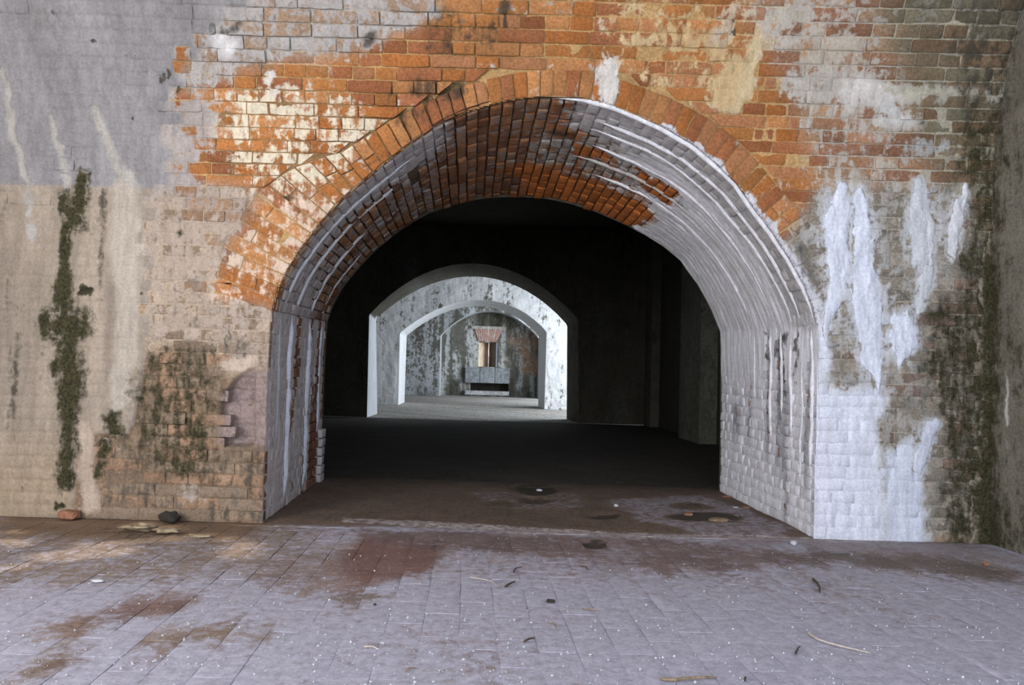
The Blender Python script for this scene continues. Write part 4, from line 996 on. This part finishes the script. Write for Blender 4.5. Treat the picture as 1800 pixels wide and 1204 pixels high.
for i in range(3):
    a = k0[0] + (k1[0] - k0[0]) * i / 3; b = k0[0] + (k1[0] - k0[0]) * (i + 0.97) / 3
    join_part('stone_block', box_items((a, Ye - 0.12, s1[2] + 0.005), (b, Ye + 0.03, za - 0.02), (120, 124, 126), wash=0.45, wc_=(160, 166, 172), grime=0.32, moss=0.15), ew)
join_part('stone_sill', box_items((k0[0], Ye - 0.12, s0[2] - 0.14), (k1[0] - 0.02, Ye + 0.03, s0[2] - 0.005), (150, 150, 148), wash=0.5, wc_=(178, 180, 184), grime=0.2), ew)
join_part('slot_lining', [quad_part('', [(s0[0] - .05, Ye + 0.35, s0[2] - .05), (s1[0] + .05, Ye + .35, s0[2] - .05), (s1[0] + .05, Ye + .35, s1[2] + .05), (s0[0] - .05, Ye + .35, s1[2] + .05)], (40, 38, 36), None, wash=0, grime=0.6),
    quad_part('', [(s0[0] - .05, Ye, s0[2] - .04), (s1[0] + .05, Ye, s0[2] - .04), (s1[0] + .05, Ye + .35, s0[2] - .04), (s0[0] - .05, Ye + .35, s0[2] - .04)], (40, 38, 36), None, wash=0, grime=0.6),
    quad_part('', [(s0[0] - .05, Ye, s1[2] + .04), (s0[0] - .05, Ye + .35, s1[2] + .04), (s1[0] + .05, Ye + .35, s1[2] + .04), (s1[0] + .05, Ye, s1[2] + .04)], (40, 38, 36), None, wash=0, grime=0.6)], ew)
# a shaft of daylight in the slit
area('daylight_slit', (xn1 + 0.35, Ye + dY + 0.10, (za + zb) / 2 + 0.2), (xa, Ye + 0.2, (za + zb) / 2 - 0.1), 0.3, 0.6, 45, (1.0, 0.88, 0.72))

# floors, side walls and ceilings of the rooms beyond
o0 = SKEW * 4.2
DK = dict(colr=(70, 66, 58), wash=0.2, grime=0.5, wc_=(92, 92, 88), moss=0.25)  # low colours that hold the unlit room dark
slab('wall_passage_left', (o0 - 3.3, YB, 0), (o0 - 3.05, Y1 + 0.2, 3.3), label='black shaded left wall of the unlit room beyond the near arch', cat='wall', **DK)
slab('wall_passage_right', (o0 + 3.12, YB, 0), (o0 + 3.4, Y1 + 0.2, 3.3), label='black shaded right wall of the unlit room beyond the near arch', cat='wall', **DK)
slab('trim_2', (o0 + 2.90, 5.75, 0), (o0 + 3.2, 6.7, 3.3), (96, 98, 86), 'greenish brick pier against the right wall of the unlit room', 'pier', wash=0.4, grime=0.25, wc_=(122, 124, 116), moss=0.3)
slab('trim_3', (o0 + 2.98, 8.75, 0), (o0 + 3.2, 9.22, 3.3), (96, 92, 82), 'narrow brick pilaster in the far right corner of the unlit room', 'pier', wash=0.3, grime=0.3, wc_=(110, 108, 100))
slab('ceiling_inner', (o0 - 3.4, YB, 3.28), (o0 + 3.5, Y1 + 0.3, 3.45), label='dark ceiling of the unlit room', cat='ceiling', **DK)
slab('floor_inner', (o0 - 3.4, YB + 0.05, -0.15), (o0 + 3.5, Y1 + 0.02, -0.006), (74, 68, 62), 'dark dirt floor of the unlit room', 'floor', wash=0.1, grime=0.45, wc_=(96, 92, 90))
slab('floor_far', (o0 - 3.4, Y1 + 0.02, -0.15), (o0 + 5.5, Ye + 0.6, -0.004), (128, 122, 114), 'pale grey floor of the lit rooms at the end of the passage', 'floor', wash=0.55, grime=0.14, wc_=(164, 162, 158))
slab('ceiling_far', (o0 - 3.4, Y1 + 0.3, 3.28), (o0 + 4.4, Ye + 0.9, 3.45), (120, 118, 112), 'limewashed ceiling of the lit rooms at the end of the passage', 'ceiling', wash=0.5, grime=0.25)
slab('wall_far_left', (o0 - 3.4, Y1b, 0), (o0 - 3.15, Ye, 3.3), (120, 118, 110), 'streaked left wall of the lit rooms at the end of the passage', 'wall', wash=0.6, grime=0.3)

# ------------------------------------------------------------------ unseen left wall of the near room, holes added to shape the sun spots
PATCH = [[(0, 948), (50, 950), (70, 958), (0, 962)], [(70, 990), (60, 1000), (0, 1006), (0, 996)], [(60, 975), (170, 958), (250, 960), (240, 975), (140, 985), (70, 990)],
         [(210, 925), (262, 917), (272, 928), (225, 932)], [(275, 925), (310, 924), (330, 934), (290, 936)], [(330, 940), (362, 937), (370, 943), (340, 946)], [(270, 942), (310, 942), (330, 951), (290, 954)],
         [(385, 942), (425, 944), (410, 951), (380, 950)], [(400, 955), (460, 950), (450, 975), (400, 985), (380, 975)], [(130, 955), (250, 948), (260, 955), (150, 962)], [(20, 930), (60, 935), (40, 940), (10, 938)]]
YL = np.arange(-5.5, 0.06, 0.03); ZL = np.arange(0, 4.6, 0.03); XL = -3.55
Yg, Zg = np.meshgrid(YL, ZL); Yf_ = Yg.ravel(); Zf_ = Zg.ravel()
Q = grid_quads(len(ZL), len(YL)); cy = Yf_[Q].mean(1); cz = Zf_[Q].mean(1)
tz = cz / (-SUN_DIR[2]); lx = XL + SUN_DIR[0] * tz; ly = cy + SUN_DIR[1] * tz      # where the sun through that spot meets the floor
hole = np.zeros(len(Q))
jx = lx + (fbm(lx * 9, ly * 9, 500, 3) - 0.5) * 0.10; jy = ly + (fbm(lx * 9 + 3, ly * 9, 503, 3) - 0.5) * 0.08
for l in PATCH: hole = np.maximum(hole, poly_mask(fpoly(l), jx, jy, 0.02))
V = np.stack([np.full(len(Yf_), XL), Yf_, Zf_], -1); p = Paint(len(V)); p.col[:] = s2l((130, 110, 92)); p.wash[:] = 0.4; p.grime[:] = 0.25
structure(mesh_obj('wall_sun_mask', V, Q[hole < 0.5], MAT, p.attrs()), 'unseen wall left of the view with holes added to shape sun spots on the floor', 'wall')

# ------------------------------------------------------------------ loose things on the floor
def lump(name, px, py, sx, sy, sz, mat, label, cat, seed, yaw=0.0, group=None, rough=0.35, boxy=0.0):
    P = FL(np.array(float(px)), np.array(float(py))); nu, nv = 18, 11
    th_ = np.linspace(0, 2 * math.pi, nu, endpoint=False); ph_ = np.linspace(-math.pi / 2 + 0.15, math.pi / 2 - 0.12, nv); V = []
    for f in ph_:
        for t in th_:
            d = np.array([math.cos(f) * math.cos(t), math.cos(f) * math.sin(t), math.sin(f)])
            if boxy: d = np.sign(d) * np.abs(d) ** (1 - boxy)
            V.append(d)
    V = np.array(V); k = 1 + rough * (fbm(V[:, 0] * 1.8 + seed * 3.3, V[:, 1] * 1.8 + V[:, 2] * 1.3, seed, 3) - 0.5) * 2
    V = V * k[:, None] * np.array([sx, sy, sz]) / 2
    V[:, 2] -= V[:, 2].min(); c_, s_ = math.cos(yaw), math.sin(yaw)
    V = np.stack([V[:, 0] * c_ - V[:, 1] * s_, V[:, 0] * s_ + V[:, 1] * c_, V[:, 2]], -1)
    i = np.arange(nu * nv).reshape(nv, nu); Q = np.stack([i[:-1], np.roll(i[:-1], -1, 1), np.roll(i[1:], -1, 1), i[1:]], -1).reshape(-1, 4)
    cap = [[i[0, 0], i[0, a + 1], i[0, a], i[0, a]] for a in range(0)]
    bmv = len(V); V = np.vstack([V, V[:nu].mean(0), V[-nu:].mean(0)])
    T = [[bmv, i[0, (a + 1) % nu], i[0, a]] for a in range(nu)] + [[bmv + 1, i[-1, a], i[-1, (a + 1) % nu]] for a in range(nu)]
    me = bpy.data.meshes.new(name); me.from_pydata(V.tolist(), [], Q.tolist() + T); me.materials.append(mat)
    for pl_ in me.polygons: pl_.use_smooth = boxy == 0.0
    o = bpy.data.objects.new(name, me); sc.collection.objects.link(o)
    zf = float(floor_h(np.array([P[0]]), np.array([P[1]]))[0])
    o.location = (P[0], P[1], zf + 0.001); o['label'] = label; o['category'] = cat
    if group: o['group'] = group
    return o
def twig(name, pxs, r, mat, label, cat, lift=0.004, group=None, taper=0.5):
    a = pts(pxs); P = FL(a[:, 0], a[:, 1]); n = len(P)
    d = np.concatenate([[0], np.cumsum(np.linalg.norm(np.diff(P, axis=0), axis=1))]); N_ = max(10, n * 4); t = np.linspace(0, d[-1], N_)
    C_ = np.stack([np.interp(t, d, P[:, 0]), np.interp(t, d, P[:, 1])], -1)
    C_ = C_ + np.stack([fbm(t * 25, t * 0 + px_seed(pxs), 600, 2) - 0.5, fbm(t * 25, t * 0 + px_seed(pxs) + 5, 601, 2) - 0.5], -1) * r * 2.5
    z = floor_h(C_[:, 0], C_[:, 1]) + r * 0.9 + 0.0015 + np.sin(np.linspace(0, math.pi, N_)) * lift
    C3 = np.column_stack([C_, z]); T = np.gradient(C3, axis=0); T /= np.linalg.norm(T, axis=1)[:, None] + 1e-9
    up = np.array([0, 0, 1.0]); S_ = np.cross(T, up); S_ /= np.linalg.norm(S_, axis=1)[:, None] + 1e-9; U_ = np.cross(S_, T)
    K = 7; rr = r * (1 - (1 - taper) * np.linspace(0, 1, N_)); rr[0] *= 0.4; rr[-1] *= 0.3
    an = np.linspace(0, 2 * math.pi, K, endpoint=False)
    V = (C3[:, None] + rr[:, None, None] * (np.cos(an)[None, :, None] * S_[:, None] + np.sin(an)[None, :, None] * U_[:, None])).reshape(-1, 3)
    i = np.arange(N_ * K).reshape(N_, K); Q = np.stack([i[:-1], i[1:], np.roll(i[1:], -1, 1), np.roll(i[:-1], -1, 1)], -1).reshape(-1, 4).tolist() + [list(i[0][::-1]) if False else list(i[0])] + [list(i[-1][::-1])]
    loc = V.mean(0); loc[2] = V[:, 2].min()
    me = bpy.data.meshes.new(name); me.from_pydata((V - loc).tolist(), [], [list(map(int, f)) for f in Q]); me.materials.append(mat)
    for pl_ in me.polygons: pl_.use_smooth = True
    o = bpy.data.objects.new(name, me); sc.collection.objects.link(o); o.location = loc; o['label'] = label; o['category'] = cat
    if group: o['group'] = group
    return o
def px_seed(l): return (l[0][0] * 7 + l[0][1] * 3) % 97
M_BRK = plain('broken_brick', (122, 82, 62), (160, 116, 90)); M_PALE = plain('pale_mortar', (104, 90, 70), (172, 156, 130), 26); M_STONE = plain('pale_stone', (170, 172, 176), (208, 210, 212)); M_DARK = plain('dark_clod', (30, 27, 24), (56, 50, 44)); M_DIRT = plain('dry_dirt', (110, 92, 72), (140, 120, 96))
M_TWIG = plain('dry_twig', (110, 92, 72), (150, 132, 108), 90); M_TWIGD = plain('dark_twig', (58, 48, 38), (88, 72, 56), 90); M_TWIGP = plain('bleached_twig', (168, 156, 146), (196, 186, 176), 90)
lump('brick_fragment', 121, 913, 0.10, 0.07, 0.045, M_BRK, 'broken brick lying at the foot of the limewashed left pier', 'brick', 3, yaw=-0.2, boxy=0.55, rough=0.15)
lump('dirt_clod', 299, 920, 0.11, 0.06, 0.055, M_DARK, 'black clod of debris against the foot of the left pier', 'debris', 5, rough=0.45)
lump('mortar_lump', 243, 935, 0.15, 0.09, 0.034, M_PALE, 'largest pale lump of crumbled mortar in the sun spots by the left pier', 'rubble', 7, rough=0.9, group='pale mortar lumps')
lump('mortar_lump', 294, 938, 0.13, 0.07, 0.026, M_PALE, 'smooth pale mortar lump just right of the largest one', 'rubble', 9, rough=0.7, group='pale mortar lumps')
lump('mortar_lump', 350, 945, 0.10, 0.05, 0.015, M_PALE, 'smallest and flattest pale mortar lump, nearest to the arch', 'rubble', 12, rough=0.7, group='pale mortar lumps')
lump('brick_fragment', 1733, 997, 0.026, 0.022, 0.022, M_BRK, 'small orange brick chip on the floor near the mossy corner', 'brick', 15, boxy=0.3, rough=0.25)
lump('stone_chip', 1395, 960, 0.035, 0.022, 0.022, M_STONE, 'pale stone chip on the floor below the white right pier', 'stone', 16, rough=0.3)
lump('dirt_mound', 1264, 920, 0.12, 0.10, 0.028, M_DIRT, 'small mound of brown dirt in the dark hollow inside the arch', 'dirt', 18, rough=0.3)
lump('brick_fragment', 1210, 909, 0.05, 0.03, 0.018, M_BRK, 'orange brick chip beside the dirt mound', 'brick', 19, boxy=0.4, rough=0.2)
lump('brick_fragment', 1311, 895, 0.05, 0.03, 0.014, M_BRK, 'brown brick chip close to the foot of the right jamb', 'brick', 20, boxy=0.4, rough=0.2)
lump('brick_fragment', 1278, 876, 0.07, 0.03, 0.014, M_BRK, 'flat brick chip at the far corner of the right jamb', 'brick', 21, boxy=0.4, rough=0.2)
lump('stone_chip', 1293, 895, 0.035, 0.02, 0.012, M_STONE, 'pale stone chip beside the brown brick chip at the right jamb', 'stone', 22, rough=0.3)
lump('stone_chip', 948, 861, 0.045, 0.03, 0.02, M_STONE, 'whitish crumb in the dark damp hollow deep under the arch', 'stone', 23, rough=0.3)
lump('stone_chip', 1083, 893, 0.03, 0.02, 0.018, M_STONE, 'small pale chip on the dirt under the middle of the arch', 'stone', 24, rough=0.3)
lump('mortar_lump', 172, 1023, 0.05, 0.025, 0.012, M_STONE, 'white mortar crumb on the floor ahead of the sun spots', 'rubble', 25, rough=0.4)
lump('bark_chip', 968, 1062, 0.030, 0.014, 0.012, M_DARK, 'black bark chip in the middle of the pale floor', 'debris', 26, boxy=0.3, rough=0.3)
lump('bark_chip', 659, 1065, 0.012, 0.008, 0.007, M_DARK, 'tiny black bark chip on the pale floor left of the middle', 'debris', 27, rough=0.3)
twig('twig', [(1421, 1117), (1438, 1128), (1460, 1136), (1490, 1143), (1530, 1151)], 0.0042, M_TWIGP, 'long bleached twig curving across the floor at right', 'twig')
twig('twig', [(1400, 1154), (1404, 1144), (1408, 1139)], 0.0035, M_TWIGD, 'short dark twig left of the long bleached twig', 'twig')
twig('twig', [(1428, 1020), (1436, 1030), (1443, 1046)], 0.006, M_TWIGD, 'frayed dark twig on the floor ahead of the right pier', 'twig')
twig('twig', [(1162, 1201), (1200, 1200), (1264, 1196)], 0.005, M_TWIG, 'thick brown stick at the bottom edge of the view', 'stick')
twig('twig', [(824, 1018), (848, 1023), (864, 1027), (878, 1036)], 0.0022, M_TWIGP, 'thin pale curved stem at the middle of the floor', 'twig')
twig('twig', [(886, 1036), (898, 1032), (905, 1027)], 0.005, M_TWIGD, 'dark stub at the end of the thin pale stem', 'twig')
twig('twig', [(902, 1011), (908, 1005), (918, 1001)], 0.0035, M_TWIGD, 'small dark twig above the stub', 'twig')
twig('twig', [(968, 1098), (974, 1103), (978, 1111)], 0.0035, M_TWIG, 'small brown twig nearer the viewer than the black bark chip', 'twig')
twig('twig', [(921, 1134), (930, 1130), (938, 1127)], 0.004, M_TWIGD, 'short dark twig left of the small brown twig', 'twig')
twig('twig', [(712, 1184), (722, 1180), (732, 1178)], 0.003, M_TWIG, 'thin brown twig near the bottom edge, left of the middle', 'twig')
twig('twig', [(640, 1140), (654, 1141), (666, 1145)], 0.003, M_TWIGP, 'short bleached twig left of the middle of the floor', 'twig')
twig('twig', [(1022, 1073), (1036, 1076), (1058, 1077)], 0.0025, M_TWIG, 'thin brown twig right of the black bark chip', 'twig')
twig('twig', [(1018, 999), (1030, 1001), (1034, 1008)], 0.003, M_TWIGD, 'hooked dark twig on the floor between the stub and the dark hollow', 'twig')
twig('twig', [(1307, 1201), (1309, 1194)], 0.004, M_TWIGD, 'upright dark splinter right of the thick brown stick', 'twig')
# grains of mortar dust scattered over the floor: far too many to count
nG = 2200
gxp = rng.uniform(-200, 2000, nG); gyp = 940 + 290 * rng.random(nG) ** 0.7
PG = FL(gxp, gyp); kk = (PG[:, 1] < -0.05) & (PG[:, 0] < XCORN - 0.05) & (PG[:, 1] > -2.6); PG = PG[kk]; nG = len(PG)
sz = 0.0012 + 0.0034 * rng.random(nG) ** 4
oct_ = np.array([(1, 0, 0), (0, 1, 0), (-1, 0, 0), (0, -1, 0), (0, 0, 1), (0, 0, -1)], float)
of = np.array([(0, 1, 4), (1, 2, 4), (2, 3, 4), (3, 0, 4), (1, 0, 5), (2, 1, 5), (3, 2, 5), (0, 3, 5)])
Vg = np.column_stack([PG, floor_h(PG[:, 0], PG[:, 1]) + sz * 0.6 + 0.002])[:, None] + oct_[None] * sz[:, None, None] * rng.uniform(0.7, 1.3, (nG, 6, 1))
o = mesh_obj('mortar_crumbs', Vg.reshape(-1, 3), (of[None] + (np.arange(nG) * 6)[:, None, None]).reshape(-1, 3), M_STONE, None, smooth=False)
o['kind'] = 'stuff'; o['label'] = 'white specks of mortar strewn over the brick floor'; o['category'] = 'crumbs'
